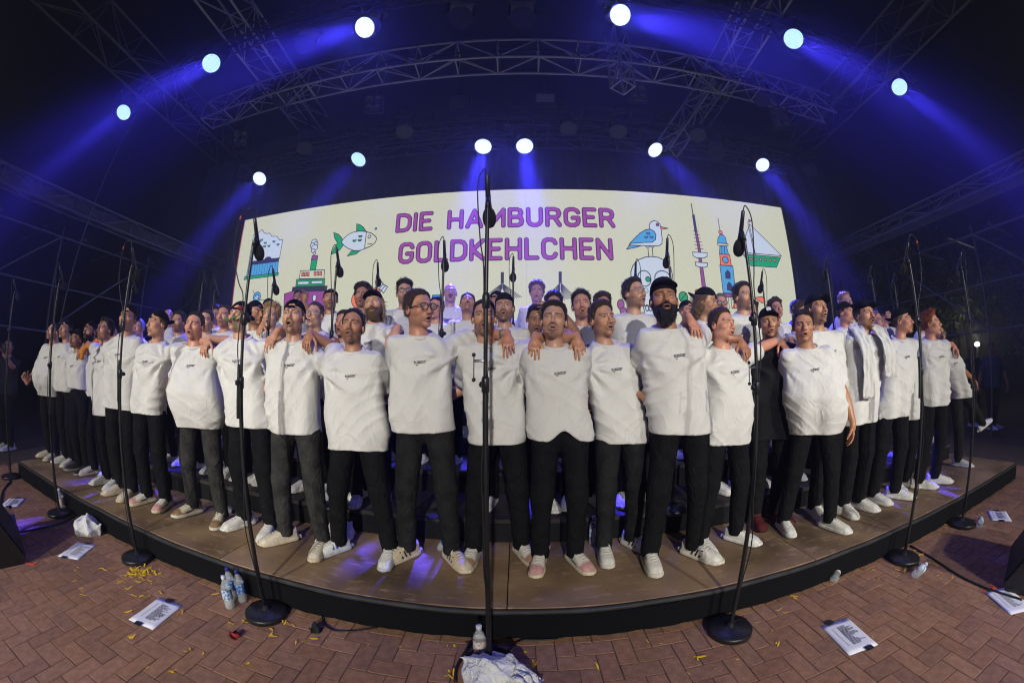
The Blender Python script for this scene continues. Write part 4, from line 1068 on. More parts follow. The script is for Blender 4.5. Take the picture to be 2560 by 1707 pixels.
    tuck = P.get('tuck', 0); sgn = 1 if rs.random() < .5 else -1
    def shirt(x, y, z):
        tt = np.clip((z - .9) / .6, 0, 1.3); xx = x - lx * tt; yy = y - ly * tt
        a = np.interp(z, zs, A_); b = np.interp(z, zs, B_); yc = np.interp(z, zs, Yc)
        r = ((np.abs(xx) / a) ** 2.8 + (np.abs(yy - yc) / b) ** 2.8) ** (1 / 2.8)
        d = (r - 1) * np.minimum(a, b) * .92
        low = sstep(1.32, .95, z)
        d = d - .0075 * low * np.sin(f1 * xx + 2.2 * np.sin(5 * z + ph) + ph) * (1.0 if not tuck else .5)
        dg = np.sin(f3 * .75 * (.8 * z + .6 * xx * sgn) + 2.6 * np.sin(5.5 * xx + 3 * z + ph)); d = d - .0055 * (1 - np.abs(dg)) ** 2 * sstep(.2, .8, .5 + .5 * np.sin(7 * z + 9 * xx * sgn + ph))
        dg = np.sin(f3 * .6 * (.75 * z - .66 * xx * sgn) + 2.2 * np.sin(6 * xx - 4 * z + 2 * ph)); d = d - .005 * (1 - np.abs(dg)) ** 2 * sstep(.3, .9, .5 + .5 * np.sin(8 * z - 6 * xx + 2 * ph))
        for (S, E, T), rr, sd in zip(sleeves, raise_, (-1, 1)):
            qx, qz = xx - sd * .17 * aw, z - 1.36; rad = np.hypot(qx, qz)
            d = d - (.004 + .013 * rr) * np.exp(-(rad / .2) ** 2) * np.sin(f2 * np.arctan2(qz, -sd * qx + .02) + ph * sd) * sstep(.03, .09, rad)
            # long pull line from the shoulder across the chest
            d = d - .008 * rr * np.exp(-((qz + .55 * (-sd * qx) + .02) / .02) ** 2) * sstep(.3, .05, rad)
        d = d - .007 * wob(xx, yy, z, 13, ph) * .7
        d = np.maximum(d, hem + .006 * np.sin(7 * xx + ph) + .012 * np.sin(3 * xx + 2 * ph) - z)
        if tuck: d = np.maximum(d, (hem + .075 * np.exp(-((xx - .02) / .07) ** 2) - .05 * sstep(-.10, -.19, xx) - z) * .8)
        d = np.maximum(d, z - 1.55)
        for (S, E, T) in sleeves:
            e = S + (E - S) * .8; ax_ = (E - S) / np.linalg.norm(E - S); S0 = S - ax_ * .06
            c = cap3(x, y, z, tuple(S0), tuple(E), .066, .084)
            q = (x - S[0]) * ax_[0] + (y - S[1]) * ax_[1] + (z - S[2]) * ax_[2]
            c = c - .0032 * np.sin(48 * q + 4 * np.sin(11 * (x + z) + ph)) - .005 * wob(x, y, z, 19, ph)
            c = np.maximum(c, (q - np.linalg.norm(e - S)) * .9)
            d = smin(d, c, .034)
        # neckline: opening and ribbed collar
        return np.maximum(d, (z - 1.518 - .42 * (y - nb[1])) * .9)
    ext = [np.min([S[:2].tolist() + [S[2]] for (S, E, T) in sleeves] + [(S + (E - S) * .82) for (S, E, T) in sleeves], 0), np.max([S for (S, E, T) in sleeves] + [(S + (E - S) * .82) for (S, E, T) in sleeves], 0)]
    bx = .27 * aw + .06 * belly + .02
    lo = np.minimum([min(0, lx) - bx, min(0, ly) - .3 - .06 * belly, hem - .06], ext[0] - .13); hi_ = np.maximum([max(0, lx) + bx, max(0, ly) + .22, 1.56], ext[1] + .13); lo[2] = hem - .07
    dark = P.get('top', 'white') != 'white'
    sres = (.0102 if hi else .0155)
    V, F = nets(shirt, lo, hi_, sres)
    top_ = link('shirt' if not dark else 'jacket', make_mesh('shirt', V, F, True), SHIRT if not dark else P['topmat'], root)
    cv = []; cf_ = []; n1, n2 = 30, 8
    for i in range(n1):
        t_ = 2 * PI * i / n1; ex, ey_ = math.cos(t_), math.sin(t_); c_ = (nb[0] + ex * (nr + .024), nb[1] + .004 + ey_ * (nr + .02)); zc_ = 1.514 + .42 * (c_[1] - nb[1])
        for j in range(n2): a_ = 2 * PI * j / n2; cv.append((c_[0] + ex * .0075 * math.cos(a_), c_[1] + ey_ * .0075 * math.cos(a_), zc_ + .0135 * math.sin(a_)))
    cf_ = np.array([(i * n2 + j, ((i + 1) % n1) * n2 + j, ((i + 1) % n1) * n2 + (j + 1) % n2, i * n2 + (j + 1) % n2) for i in range(n1) for j in range(n2)])
    link('collar', make_mesh('collar', cv, cf_, True), SHIRT if not dark else P['topmat'], top_)
    if not dark and P.get('logo', hi):
        zc = P.get('lz', 1.335); xc = shift(zc)[0] + .015
        for nm, pv, pf, pm in (('shirt_print', np.concatenate([PRV, BOAT]), PRF + [[len(PRV), len(PRV) + 1, len(PRV) + 2, len(PRV) + 3]], PRINT), ('shirt_print_accent', BOATR, [[0, 1, 2, 3]], PRINTR)):
            ys = np.linspace(-.34, .05, 118, dtype=np.float32)
            X = np.repeat((xc + pv[:, 0])[:, None], 118, 1); Z = np.repeat((zc + pv[:, 1])[:, None], 118, 1); Yg = np.repeat(ys[None], len(pv), 0)
            dd = shirt(X, Yg, Z); i = np.argmax(dd < 0, 1); i = np.maximum(i, 1); k_ = np.arange(len(pv)); d0, d1 = dd[k_, i - 1], dd[k_, i]
            yv = ys[i - 1] + (ys[i] - ys[i - 1]) * d0 / (d0 - d1 + 1e-9)
            link(nm, make_mesh(nm, np.stack([X[:, 0], yv - .0035, Z[:, 0]], 1), pf, False), pm, root)
    # ---------------- trousers and shoes
    feet = P.get('feet', [(-.11, 0, -14), (.11, 0, 14)]); pm = PANTS[P.get('pants', 'black')] if 'pantsmat' not in P else P['pantsmat']
    leg = []
    for side, ft in zip((-1, 1), feet):
        fx, fy, an = ft[:3]; fz = ft[3] if len(ft) > 3 else 0.0; v3 = Vector((fx / s, fy / s, 0)); v3.rotate(Matrix.Rotation(-R(P.get('yaw', 0)), 3, 'Z'))
        ank = np.array([v3.x, v3.y + .0, fz / s + .075]); hip = np.array([side * .088 * min(w, 1.1), .0, .92])
        knee = (hip + ank) / 2 + np.array([side * .01, -.03, .02]); 
        if fz > .05: knee = (hip + ank) / 2 + np.array([0, .02, .03])
        leg.append((hip, knee, ank)); put_shoe(P.get('shoes', 'white'), root, (v3.x, v3.y, fz / s), R(an - P.get('yaw', 0)), side < 0, P.get('toe', 0) if fz > .05 else 0)
    def trousers(x, y, z):
        tt = np.clip((z - .9) / .6, 0, 1.3); x0, y0 = x - lx * tt, y - ly * tt
        d = ell(x0, y0, z, (0, .005 - .02 * belly, .98), (.166 * w + .02 * belly, .112 + .04 * belly, .12))
        d = np.maximum(d, z - 1.04)
        g = None
        for (h_, k_, a_) in leg:
            q = smin(cap3(x, y, z, tuple(h_), tuple(k_), .098 * (.85 + .15 * w), .072), cap3(x, y, z, tuple(k_), tuple(a_), .072, .06), .03)
            g = q if g is None else smin(g, q, .02)
        d = smin(d, g, .05)
        kn = np.exp(-((z - .5) / .11) ** 2) * .7 + np.exp(-((z - .13) / .1) ** 2) + .25
        d = d + .034 * sstep(hem + .01, hem + .09, z)
        rp = 1 - np.abs(np.sin(27 * z + 2.6 * np.sin(11 * x + 7 * y + ph) + 1.5 * np.sin(9 * z + ph)))
        return d - .0075 * kn * rp ** 2 * sstep(-.6, .6, np.sin(17 * x + 13 * y + 6 * z + 2 * ph)) - .004 * wob(x, y, z, 20, ph)
    L = np.array([p for g in leg for p in g]); lo = np.minimum(L.min(0) - .12, [-.26, -.22, .04]); hi_ = np.maximum(L.max(0) + .12, [.26, .2, 1.08]); lo[2] = max(.05, L[:, 2].min() - .02)
    V, F = nets(trousers, lo, hi_, .0155 if hi else .021)
    link('trousers', make_mesh('trousers', V, F, True), pm, root)
    # ---------------- hair, beard, cap, glasses (in head coordinates)
    M4 = Matrix([[*map(float, Mh[i]), float(hc[i])] for i in range(3)] + [[0, 0, 0, 1]])
    cap_ = P.get('cap'); hres = .006 if hi else .0075
    def headpart(name, fn, lo, hi_, m_, r=hres, parent=None, smooth=True, strands=None):
        def g(x, y, z): return fn(x / fw, y, z) * min(1, fw)
        V, F = nets(g, (lo[0] * fw, lo[1], lo[2]), (hi_[0] * fw, hi_[1], hi_[2]), r)
        if len(F) == 0: return None
        if strands:
            n_, L_, flow, up_ = strands; g_ = np.random.default_rng(P['seed'] * 7 + 1); N_ = vert_normals(V, F); i_ = g_.integers(0, len(V), n_); b_ = V[i_]; nn = N_[i_]
            fl_ = flow(b_); d_ = nn * up_ + fl_ + g_.normal(0, .28, (n_, 3)); d_ /= np.linalg.norm(d_, axis=1, keepdims=True)
            wv = np.cross(d_, nn + g_.normal(0, .2, (n_, 3))); wv /= np.linalg.norm(wv, axis=1, keepdims=True) + 1e-6; L = L_ * g_.uniform(.5, 1.3, (n_, 1)); wd = g_.uniform(.0008, .0018, (n_, 1)); b_ = b_ - nn * .003
            mid = b_ + d_ * L * .55 + nn * L * .08; tip = b_ + d_ * L - np.array([0, 0, .12]) * L
            S_ = np.stack([b_ - wv * wd, b_ + wv * wd, mid + wv * wd * .8, mid - wv * wd * .8, tip - wv * wd * .15, tip + wv * wd * .15], 1).reshape(-1, 3); q_ = np.arange(n_)[:, None] * 6
            F = np.concatenate([F, np.concatenate([q_ + [0, 1, 2, 3], q_ + [3, 2, 5, 4]]) + len(V)]); V = np.concatenate([V, S_.astype(np.float32)])
        return link(name, make_mesh(name, V, F, smooth), m_, parent or root, mtx=M4 if parent is None else None)
    T_ = {'short': (.006, .015, .004), 'spiky': (.007, .022, .004), 'quiff': (.007, .022, .02), 'slick': (.008, .014, .003), 'side': (.008, .018, .009), 'curly': (.02, .036, .006), 'wavy': (.016, .03, .012), 'long': (.017, .016, .0), 'crop': (.003, .011, .003)}
    if hair in T_:
        ts, tt_, tq = T_[hair]; am = {'curly': .011, 'wavy': .008, 'spiky': .006, 'long': .004}.get(hair, .0035); fr = {'curly': 95, 'wavy': 60, 'spiky': 110}.get(hair, 130)
        rec = P.get('recede', 0)
        def hf(x, y, z):
            top = sstep(.05, .11, z); th = ts + (tt_ - ts) * top + tq * top * np.exp(-((y + .06) / .045) ** 2)
            hl = np.interp(y, [-.12, -.08, -.05, -.02, .0, .02, .06, .12], [.108 + rec, .103 + rec, .08 + rec * .6, .02, -.024, -.008, -.06, -.078])
            th = th * (.25 + .75 * sstep(0, .035, z - hl))
            d = ell(x, y, z, (0, .012, .035), (.0755, .0965, .092)) - th - am * wob(x, y, z, fr, ph) - .0026 * np.sin(330 * x + 4 * np.sin(40 * y + 30 * z))
            hl = hl + .007 * np.sin(85 * x + ph) + .004 * np.sin(190 * x + 2 * ph) + 4.5 * np.clip(np.abs(x) - .03, 0, .03) ** 1.6 * 2 * (y < -.04)
            d = smax(d, hl - z, .006)
            if cap_: d = np.maximum(d, z - .05)
            if hair == 'long':
                l_ = np.maximum(np.maximum(ell(x, y, z, (0, .03, -.05), (.094, .085, .16)), -ell(x, y, z, (0, -.0, -.06), (.074, .1, .2))), z - .05)
                l_ = np.maximum(l_, -.035 - y) - .006 * np.sin(140 * x + 90 * y + 5 * np.sin(25 * z)) * .6
                d = np.minimum(d, l_)
            return d * .85
        def flow_(b):
            o = np.zeros_like(b); sx_ = 1 if P['seed'] % 2 else -1; tp = sstep(.06, .11, b[:, 2])
            if hair in ('slick', 'side', 'long'): o[:, 1] = .9; o[:, 2] = -.5 * (1 - tp) + .15 * tp; o[:, 0] = .45 * sx_ * tp * (hair == 'side')
            elif hair in ('quiff', 'spiky'): o[:, 1] = .35 * (1 - tp); o[:, 2] = .7 * tp - .5 * (1 - tp)
            else: o[:, 1] = -.25 * tp + .3 * (1 - tp); o[:, 2] = -.5 * (1 - tp); o[:, 0] = .3 * sx_ * tp
            return o
        hst = ((1900 if hi else 700), {'crop': .009, 'short': .017, 'spiky': .022, 'quiff': .024, 'slick': .024, 'side': .026, 'curly': .015, 'wavy': .028, 'long': .05}[hair], flow_, {'curly': 1.0, 'spiky': .9, 'quiff': .7, 'wavy': .6}.get(hair, .26))
        headpart('hair', hf, (-.125, -.15, -.225 if hair == 'long' else -.1), (.125, .155, .178), hair_mat(HAIRC[P.get('hc', 'dark')]), strands=hst)
    if style == 'full':
        bl_ = P.get('bl', 1.0)
        def bf(x, y, z):
            d = ell(x, y, z, (0, -.03, -.07 - jaw), (.066, .07, .058 + .022 * bl_)); d = smin(d, ell(x, y, z, (0, -.065, -.105 - .02 * bl_ - jaw), (.042, .036, .03 + .014 * bl_)), .03)
            d = smin(d, np.maximum(ell(np.abs(x), y, z, (.062, -.008, -.04), (.013, .024, .05)), -z - .1), .012)
            d = np.maximum(d, y - .012 - .25 * (z + .04)); d = smax(d, z + .034 - .028 * sstep(.03, .06, np.abs(x)) - .03 * sstep(.055, .065, np.abs(x)), .006)
            d = np.maximum(d, -ell(x, y, z, (0, -.105, -.064 - jaw * .6), (.0225, .05, .012 + .009 * mo)))
            ms = cap3(np.abs(x), y, z, (.002, -.107, -.0475), (.027, -.092, -.057), .007, .0055); d = smin(d, ms, .006)
            return (d - .003 * wob(x, y, z, 150, ph)) * .9
        headpart('beard', bf, (-.09, -.135, -.2), (.09, .05, .03), hair_mat(tuple(bcol)), .0052, strands=(900, .013, lambda b: np.tile(np.array([0, -.3, -.8]), (len(b), 1)), .6))
    if style == 'mustache' or P.get('stache'):
        headpart('moustache', lambda x, y, z: (cap3(np.abs(x), y, z, (.002, -.1065, -.0475), (.024, -.095, -.0545), .0058, .004) - .0012 * np.sin(700 * x)) , (-.045, -.13, -.07), (.045, -.07, -.02), hair_mat(tuple(bcol)), .0038)
    if cap_:
        back = cap_ == 'back'; flat = cap_ == 'flat'; beanie = cap_ in ('beanie', 'band')
        sg = -1 if back else 1
        def cf(x, y, z):
            yy = (y - .012) * sg
            rim = .052 - .14 * yy * (0 if back else .35) + (.16 * yy if back else 0)
            d = ell(x, y, z, (0, .012, .04), (.0835, .106, .103 + (.012 if flat else 0)))
            if flat: d = smin(d, ell(x, y, z, (0, -.03, .085), (.07, .062, .064)), .03)
            d = np.maximum(d, rim - z)
            seam = .0022 * np.exp(-(x / .003) ** 2) + .0016 * np.exp(-((np.abs(x) - .05) / .003) ** 2)
            if back: d = np.maximum(d, -ell(x, y, z, (0, -.1, .068), (.03, .06, .026)))   # strap opening over the forehead
            return (d - seam) * .9
        if cap_ == 'band':
            headpart('headband', lambda x, y, z: np.maximum(np.abs(ell(x, y, z, (0, .012, .035), (.08, .101, .097))) - .006, np.abs(z - .062 + .12 * y) - .02), (-.11, -.13, .0), (.11, .14, .13), P.get('capmat', CAPM))
        else:
            cp = headpart('cap', cf, (-.11, -.13, .0), (.11, .14, .17), P.get('capmat', CAPM))
            if not beanie:
                def br(x, y, z):
                    yy = (y - .012) * sg; rim = .05 - .10 * yy * (.2 if not back else .55)
                    drop = 6.0 * x * x + (-.25 if back else (.10 if flat else -.0)) * (-yy - .08)
                    zb = (.052 + (.03 if not back else -.0)) - drop * (1 if not flat else .35) - .0
                    e2 = np.hypot(x / .079, (-yy - .088) / .078) - 1
                    return np.maximum(np.maximum(e2 * .06, .05 + yy), np.abs(z - zb) - .0042) * .75
                bm = headpart('cap_brim', br, (-.1, -.2 if sg > 0 else .0, -.06), (.1, .0 if sg > 0 else .22, .13), P.get('capmat', CAPM), .0058, None)
                if bm and cp: bm.parent = cp; bm.matrix_local = Matrix.Identity(4)
            if back and cp:
                MB().box((0, -.096 * 1, .052), (.07, .006, .012), bev=.001).build('strap', P.get('capmat', CAPM), cp)
            if P.get('emblem') and cp:
                e = P['emblem']; MB().cyl((e[0], e[1], e[2]), (e[0] + e[3] * .004, e[1] + e[4] * .004, e[2] + e[5] * .004), .021, n=18).build('cap_badge', e[6], cp)
    g_ = P.get('glasses')
    if g_:
        fm = FRAME if g_ == 'thick' else WIRE; rr = .0032 if g_ == 'thick' else .0017; gl = MB()
        for sx in (-1, 1):
            c = Vector((sx * .034 * fw, -.109, .006)); ring = [c + Vector((math.cos(a) * .0255, abs(math.cos(a)) * .004 * (1 if math.cos(a) * sx > 0 else 0), math.sin(a) * .0215)) for a in np.linspace(0, 2 * PI, 17)]
            gl.tube(ring, rr, 6); gl.tube([c + Vector((sx * .0255, .003, .006)), Vector((sx * .073 * fw, -.06, .012)), Vector((sx * .079 * fw, .012, .006))], rr, 6)
        gl.tube([(-.009, -.109, .01), (0, -.113, .012), (.009, -.109, .01)], rr, 6)
        go = gl.build('glasses', fm, root, True, mtx=M4)
        for sx in (-1, 1):
            ln = MB(); c = Vector((sx * .034 * fw, -.109, .006)); ln.v = [tuple(c)] + [tuple(c + Vector((math.cos(a) * .025, 0, math.sin(a) * .021))) for a in np.linspace(0, 2 * PI, 15)[:-1]]; ln.f = [(0, 1 + i, 1 + (i + 1) % 14) for i in range(14)]
            ln.build('lens', LENSG, go)
    # ---------------- small worn things
    for key, c in P.get('wrist', []):
        T, E, H = bands[0 if key == 'L' else 1]; d_ = (E - T) / np.linalg.norm(E - T); o = T + d_ * .03
        MB().cyl(o - d_ * .009, o + d_ * .009, .0335, .035, 14).build('wristband', mat('band_%s' % c, {'blue': (.2, .42, .62), 'orange': (.6, .25, .03), 'watch': (.2, .2, .19), 'red': (.5, .03, .03)}[c], .5), root, True)
    P['_root'] = root; P['_M4'] = M4; P['_s'] = s
    return root
# ------------------------------------------------------------------ the singers
PEOPLE = {}
def person(k, x, y, z, h, label, **kw):
    PEOPLE[k] = dict(x=x, y=y, z=z, h=h, label=label, seed=len(PEOPLE) + 11, group='singers on the stage', **kw)
JACKET = mat('black_jacket', (.009, .009, .01), .75, spec=.12, noise=(12, .4), bump=(200, .2))
NAVYTOP = mat('navy_shirt', (.02, .03, .11), .85, bump=(200, .2))
YELLOW = mat('yellow_badge', (.7, .42, .02), .6); WHITEINK = mat('white_badge', (.6, .6, .58), .6)
F = .2
# front row, from the side of the grey scaffold to the side of the trees
person('a1', -5.98, 2.24, F, 1.76, 'heavy singer with stubble at the row end, raising a thumb', yaw=24, hy=12, hp=18, hair='crop', hc='black', beard='short', skin='fair', mouth=.2, w=1.12, belly=.9, hem=.82, lean=.02, shoes='cream', eyes=0, R='b', L=('t', (-6.18, 1.94, 1.17), (-.1, -.5, .8), (.9, .2, .2), 'fist'), wrist=[('L', 'orange')])
person('a2', -5.51, 2.3, F, 1.79, 'singer in a cap gazing up beside the heavy thumbs-up man', yaw=16, hy=18, hp=16, cap='back', hair='crop', hc='dark', beard='none', skin='mid', mouth=.3, hem=.91, lean=-.1, shoes='white', sw=.95, R=('sh', 'a3', 1), L='b', eyes=0)
person('a3', -5.02, 2.27, F, 1.66, 'short singer with cap, spectacles and open mouth, black shoes', yaw=14, hy=8, hp=12, cap='fwd', glasses='wire', hair='crop', hc='black', beard='short', skin='tan', mouth=.8, hem=.97, lean=-.1, shoes='black', sw=.95, R='b', L='b')
person('a4', -4.84, 2.42, F, 1.77, 'laughing singer with full black beard and orange scarf', yaw=14, hy=20, hp=8, cap='back', hair='crop', hc='black', beard='full', bl=.4, skin='tan', mouth=.6, teeth=1, hem=.88, lean=-.2, shoes='swoosh', R='b', L='b', feet=[(.02, -.1, -10), (.2, .06, 12)])
person('a5', -4.23, 2.25, F, 1.76, 'dark-haired unshaven singer beside the orange scarf man', yaw=14, hy=12, hp=10, hair='side', hc='dark', beard='stubble', skin='mid', mouth=.5, hem=.76, lean=-.09, shoes='white', R='b', L=('sh', 'a4', -1), logo=True)
person('a6', -3.79, 2.18, F, 1.86, 'tall singer in a backwards cap behind a thin mic pole, cream shoes', yaw=26, hy=36, hp=8, cap='back', hair='crop', hc='dark', beard='stubble', skin='mid', mouth=.15, hem=.87, lean=.05, shoes='cream', R='b', L=('sh', 'a5', 1))
person('a7', -3.32, 2.22, F, 1.79, 'lean singer in profile with a black backwards cap, pink shoes', yaw=16, hy=-2, hp=4, cap='back', hair='crop', hc='brown', beard='none', skin='mid', mouth=.3, hem=.86, lean=.08, shoes='pink', eyes=0, R=('sh', 'a8', 1), L=('wa', 'a6', 1), feet=[(-.12, -.02, -10), (.14, .02, 20)], sw=.97)
person('a8', -2.64, 2.29, F, 1.77, 'stout singer with short dark hair in washed grey cargo trousers', yaw=24, hy=24, hp=5, hair='crop', hc='dark', beard='stubble', skin='pink', mouth=.55, w=1.1, belly=.8, hem=.79, lean=-.08, shoes='tan', pants='grey', fw=1.06, R='b', L='b', feet=[(-.19, 0, -16), (.19, 0, 22)], eyes=0)
person('a9', -2.08, 2.34, F, 1.84, 'singer with a red rose across his face and a backwards cap', yaw=18, hy=12, hp=12, cap='back', hair='crop', hc='brown', beard='stubble', skin='fair', mouth=.15, hem=.85, lean=-.12, shoes='white', R=('sh', 'a10', -1), L=('sh', 'a8', 1), eyes=0, bc='light', feet=[(-.15, 0, -20), (.16, -.02, 10)])
person('a10', -1.56, 2.25, F, 1.81, 'bearded singer with wide open mouth, backwards cap and damp shirt', yaw=15, hy=17, hp=14, cap='back', hair='crop', hc='light', beard='short', bc='light', skin='fair', mouth=1.0, hem=.88, lean=-.03, shoes='cream', pants='grey', R=('wa', 'a11', 1), L='b', feet=[(-.17, 0, -38), (.17, -.02, 8)])
person('a11', -1.07, 2.26, F, 1.73, 'singer with slicked black hair baring his teeth, shirt to the thighs', yaw=8, hy=12, hp=13, hair='slick', recede=.012, hc='black', beard='short', skin='tan', mouth=.7, teeth=1, hem=.78, lean=-.03, shoes='bluetab', R='b', L=('sh', 'a10', 1), sw=1.06, feet=[(-.2, 0, -35), (.2, 0, 4)], w=1.03)
person('a12', -.6, 2.31, F, 1.86, 'tall singer with thick black glasses and swept brown hair', yaw=6, hy=52, hp=2, hair='slick', hc='brown', beard='stubble', bc='brown', skin='pink', mouth=.75, glasses='thick', hem=.94, lean=-.04, shoes='runner', pants='char', R=('sh', 'a13', 1), L='b', wrist=[('R', 'watch')], feet=[(-.16, 0, -38), (.16, 0, 38)], fw=1.03)
person('a13', -.13, 2.41, F, 1.81, 'cropped-haired singer whose face the tallest mic pole crosses', yaw=0, hy=4, hp=4, hair='crop', hc='dark', beard='short', skin='mid', mouth=.2, hem=.86, lean=-.07, shoes='brown', R=('sh', 'a14', 1), L='b', feet=[(-.17, -.04, -8), (.17, .02, 26)])
person('a14', .28, 2.3, F, 1.77, 'singer with chin beard and knotted shirt hem, pink and white shoes', yaw=-2, hy=-8, hp=10, hair='side', hc='dark', beard='goatee', skin='fair', mouth=.6, teeth=1, hem=.88, lean=-.03, shoes='pink', tuck=1, R='b', L='b', w=1.05, fw=1.04, feet=[(-.12, -.01, -12), (.12, -.01, 22)], eyes=0)
person('a15', .72, 2.42, F, 1.8, 'slim unshaven singer with side-parted brown hair, striped shoes', yaw=-2, hy=16, hp=4, hair='side', hc='brown', beard='stubble', bc='dark', skin='mid', mouth=.35, hem=.84, lean=-.1, shoes='stripes', pants='char', R=('wa', 'a16', -1), L=('sh', 'a14', -1), sw=.95, feet=[(-.1, -.05, -4), (.14, .05, 30)])
person('a16', 1.07, 2.2, F, 1.9, 'tall singer with huge dark beard under a flat-brimmed black cap', yaw=-10, hy=-16, hp=15, cap='flat', hair='crop', hc='black', beard='full', bl=.75, skin='tan', mouth=.75, hem=.91, lean=-.08, shoes='stripes', R=('sh', 'a17', 1), L='b', sw=1.03, fw=1.05, feet=[(-.17, 0, -6), (.17, 0, 32)], eyes=0)
person('a17', 1.5, 2.31, F, 1.75, 'clean-shaven singer with combed-back hair looking sideways', yaw=-6, hy=16, hp=3, hair='slick', hc='brown', beard='none', skin='pink', mouth=.45, hem=.78, lean=-.02, shoes='white', R=('sh', 'a18', 1), L=('sh', 'a16', 1), wrist=[('R', 'blue')], sw=.96, belly=.35, feet=[(-.15, 0, 4), (.16, 0, 35)], fw=1.04)
person('a18', 2.11, 2.53, F, 1.81, 'smiling man all in black with a black cap and red shoes', yaw=-28, hy=-32, hp=2, cap='fwd', hair='crop', hc='dark', beard='none', skin='tan', mouth=.45, teeth=1, hem=.72, shoes='red', top='black', topmat=JACKET, w=1.08, belly=.5, R='b', L=('sh', 'a17', -1), emblem=(.0, -.098, .105, 0, -1, .5, WHITEINK), fw=1.07)
person('a19', 2.33, 2.22, F, 1.74, 'heavy round-faced singer with one bare arm hanging down', yaw=-34, hy=-40, hp=2, hair='short', hc='dark', beard='none', skin='tan', mouth=.6, hem=.79, lean=-.09, shoes='white', R='d', L='b', w=1.14, belly=.75, fw=1.1, sw=1.04, feet=[(-.18, .1, -16), (.17, -.1, 14)])
person('a20', 2.72, 2.42, F, 1.93, 'tall bearded singer in a black cap behind the round-faced man', yaw=-14, hy=-4, hp=10, cap='fwd', hair='short', hc='dark', beard='short', skin='mid', mouth=.6, teeth=1, hem=.88, lean=-.1, shoes='white', R='b', L='b', eyes=0)
person('a21', 2.99, 2.3, F, 1.88, 'moustached singer in a black cap with a white towel on his shoulders', yaw=-16, hy=-10, hp=6, cap='fwd', hair='short', hc='dark', beard='stubble', stache=1, skin='mid', mouth=.7, hem=.8, lean=.12, shoes='white', R=('wa', 'a22', -1), L='b')
person('a22', 3.54, 2.28, F, 1.83, 'singer in profile with reddish moustache and black backwards cap', yaw=-20, hy=16, hp=6, cap='back', hair='crop', hc='light', beard='stubble', stache=1, bc='red', skin='pink', mouth=.45, hem=.79, lean=.2, shoes='white', R='b', L='b', feet=[(-.18, .04, 10), (.1, -.04, 30)])
person('a23', 3.98, 2.38, F, 1.6, 'short moustached singer in glasses peeking out under a profile singer', yaw=-24, hy=-26, hp=8, hair='short', hc='brown', beard='mustache', glasses='wire', skin='pink', mouth=.5, teeth=1, hem=.72, lean=-.06, shoes='white', R='b', L='b')
person('a24', 4.33, 2.22, F, 1.81, 'ginger singer with a tall quiff in profile, ankles bare', yaw=-22, hy=20, hp=6, hair='quiff', hc='red', beard='none', skin='pink', mouth=.4, hem=.84, shoes='white', R=('sh', 'a25', 1), L='b', feet=[(-.2, .02, 34), (.1, -.02, 40)], fw=1.04)
person('a25', 5.38, 2.36, F, 1.7, 'bespectacled singer leaning over with one leg kicked out', yaw=-24, hy=-36, hp=12, hair='short', recede=.012, hc='black', beard='mustache', glasses='thick', skin='tan', mouth=.4, hem=.83, lean=-.46, shoes='white', pants='char', L='b', R=('t', (5.98, 2.2, 1.0), (.5, -.2, -.85), (-.8, 0, -.3), 'relaxed'), feet=[(-.02, -.03, 10), (1.2, .12, 62, .3)], toe=-.5)
# second row on the low riser
Z2, Z3, Z4 = .4, .6, .8
person('b2', -4.73, 2.95, Z2, 1.66, 'grey-haired singer half hidden behind the backwards-cap profile', row=2, hy=20, hp=10, hair='short', hc='grey', beard='none', skin='pink', mouth=.6, logo=False)
person('b4', -3.84, 2.95, Z2, 1.72, 'dark-bearded singer beside the stout grey-trousered man', row=2, hy=16, hp=6, hair='side', hc='dark', beard='short', skin='mid', mouth=.5, logo=False)
person('b5', -3.33, 2.95, Z2, 1.72, 'violet-lit singer right behind the stout man in cargo trousers', row=2, hy=24, hp=2, hair='crop', hc='brown', beard='stubble', skin='fair', mouth=.2, R=('sh', 'a9', -1), logo=False)
person('b7', -3.04, 2.95, Z2, 1.76, 'singer showing his teeth, tucked beside the rose singer', row=2, hy=18, hp=6, hair='short', hc='brown', beard='short', skin='pink', mouth=.8, teeth=1, L=('sh', 'a8', 1), logo=True)
person('b8', -2.59, 2.95, Z2, 1.78, 'singer turned away in a black cap behind the rose singer', row=2, hy=80, hp=4, cap='back', hair='short', hc='black', beard='short', skin='tan', mouth=.2, logo=False)
person('b10', -2.40, 2.98, Z2, 1.75, 'young singer with tousled blond hair and no beard', row=2, hy=22, hp=4, hair='wavy', hc='blond', beard='none', skin='fair', mouth=.5, R=('sh', 'a10', -1), L=('sh', 'b8', 1), wrist=[('R', 'orange')], logo=False)
person('b12', -1.85, 2.95, Z2, 1.74, 'clean-shaven singer with round wire glasses and cropped hair', row=2, hy=2, hp=8, hair='crop', hc='brown', beard='none', glasses='wire', skin='fair', mouth=.6, R=('sh', 'a11', -1), L=('sh', 'a10', 1), wrist=[('R', 'blue')], logo=False)
person('b42', -1.45, 2.78, Z2, 1.62, 'singer mostly hidden behind the slick-haired man baring teeth', row=2, hy=2, hp=6, hair='short', hc='brown', beard='stubble', skin='pink', mouth=.6, logo=False)
person('b15', -1.25, 2.95, Z2, 1.83, 'singer with long blond hair and beard under a black cap', row=2, hy=10, hp=6, hr=-8, cap='fwd', hair='long', hc='blond', beard='full', bl=.35, bc='light', skin='fair', mouth=.4, L='b', R=('sh', 'a12', -1), logo=True)
person('b20', -.10, 2.95, Z2, 1.78, 'bearded singer in a backwards cap beside the tallest mic pole', row=2, hy=-4, hp=6, cap='beanie', hair='crop', hc='dark', beard='short', skin='fair', mouth=.45, logo=False)
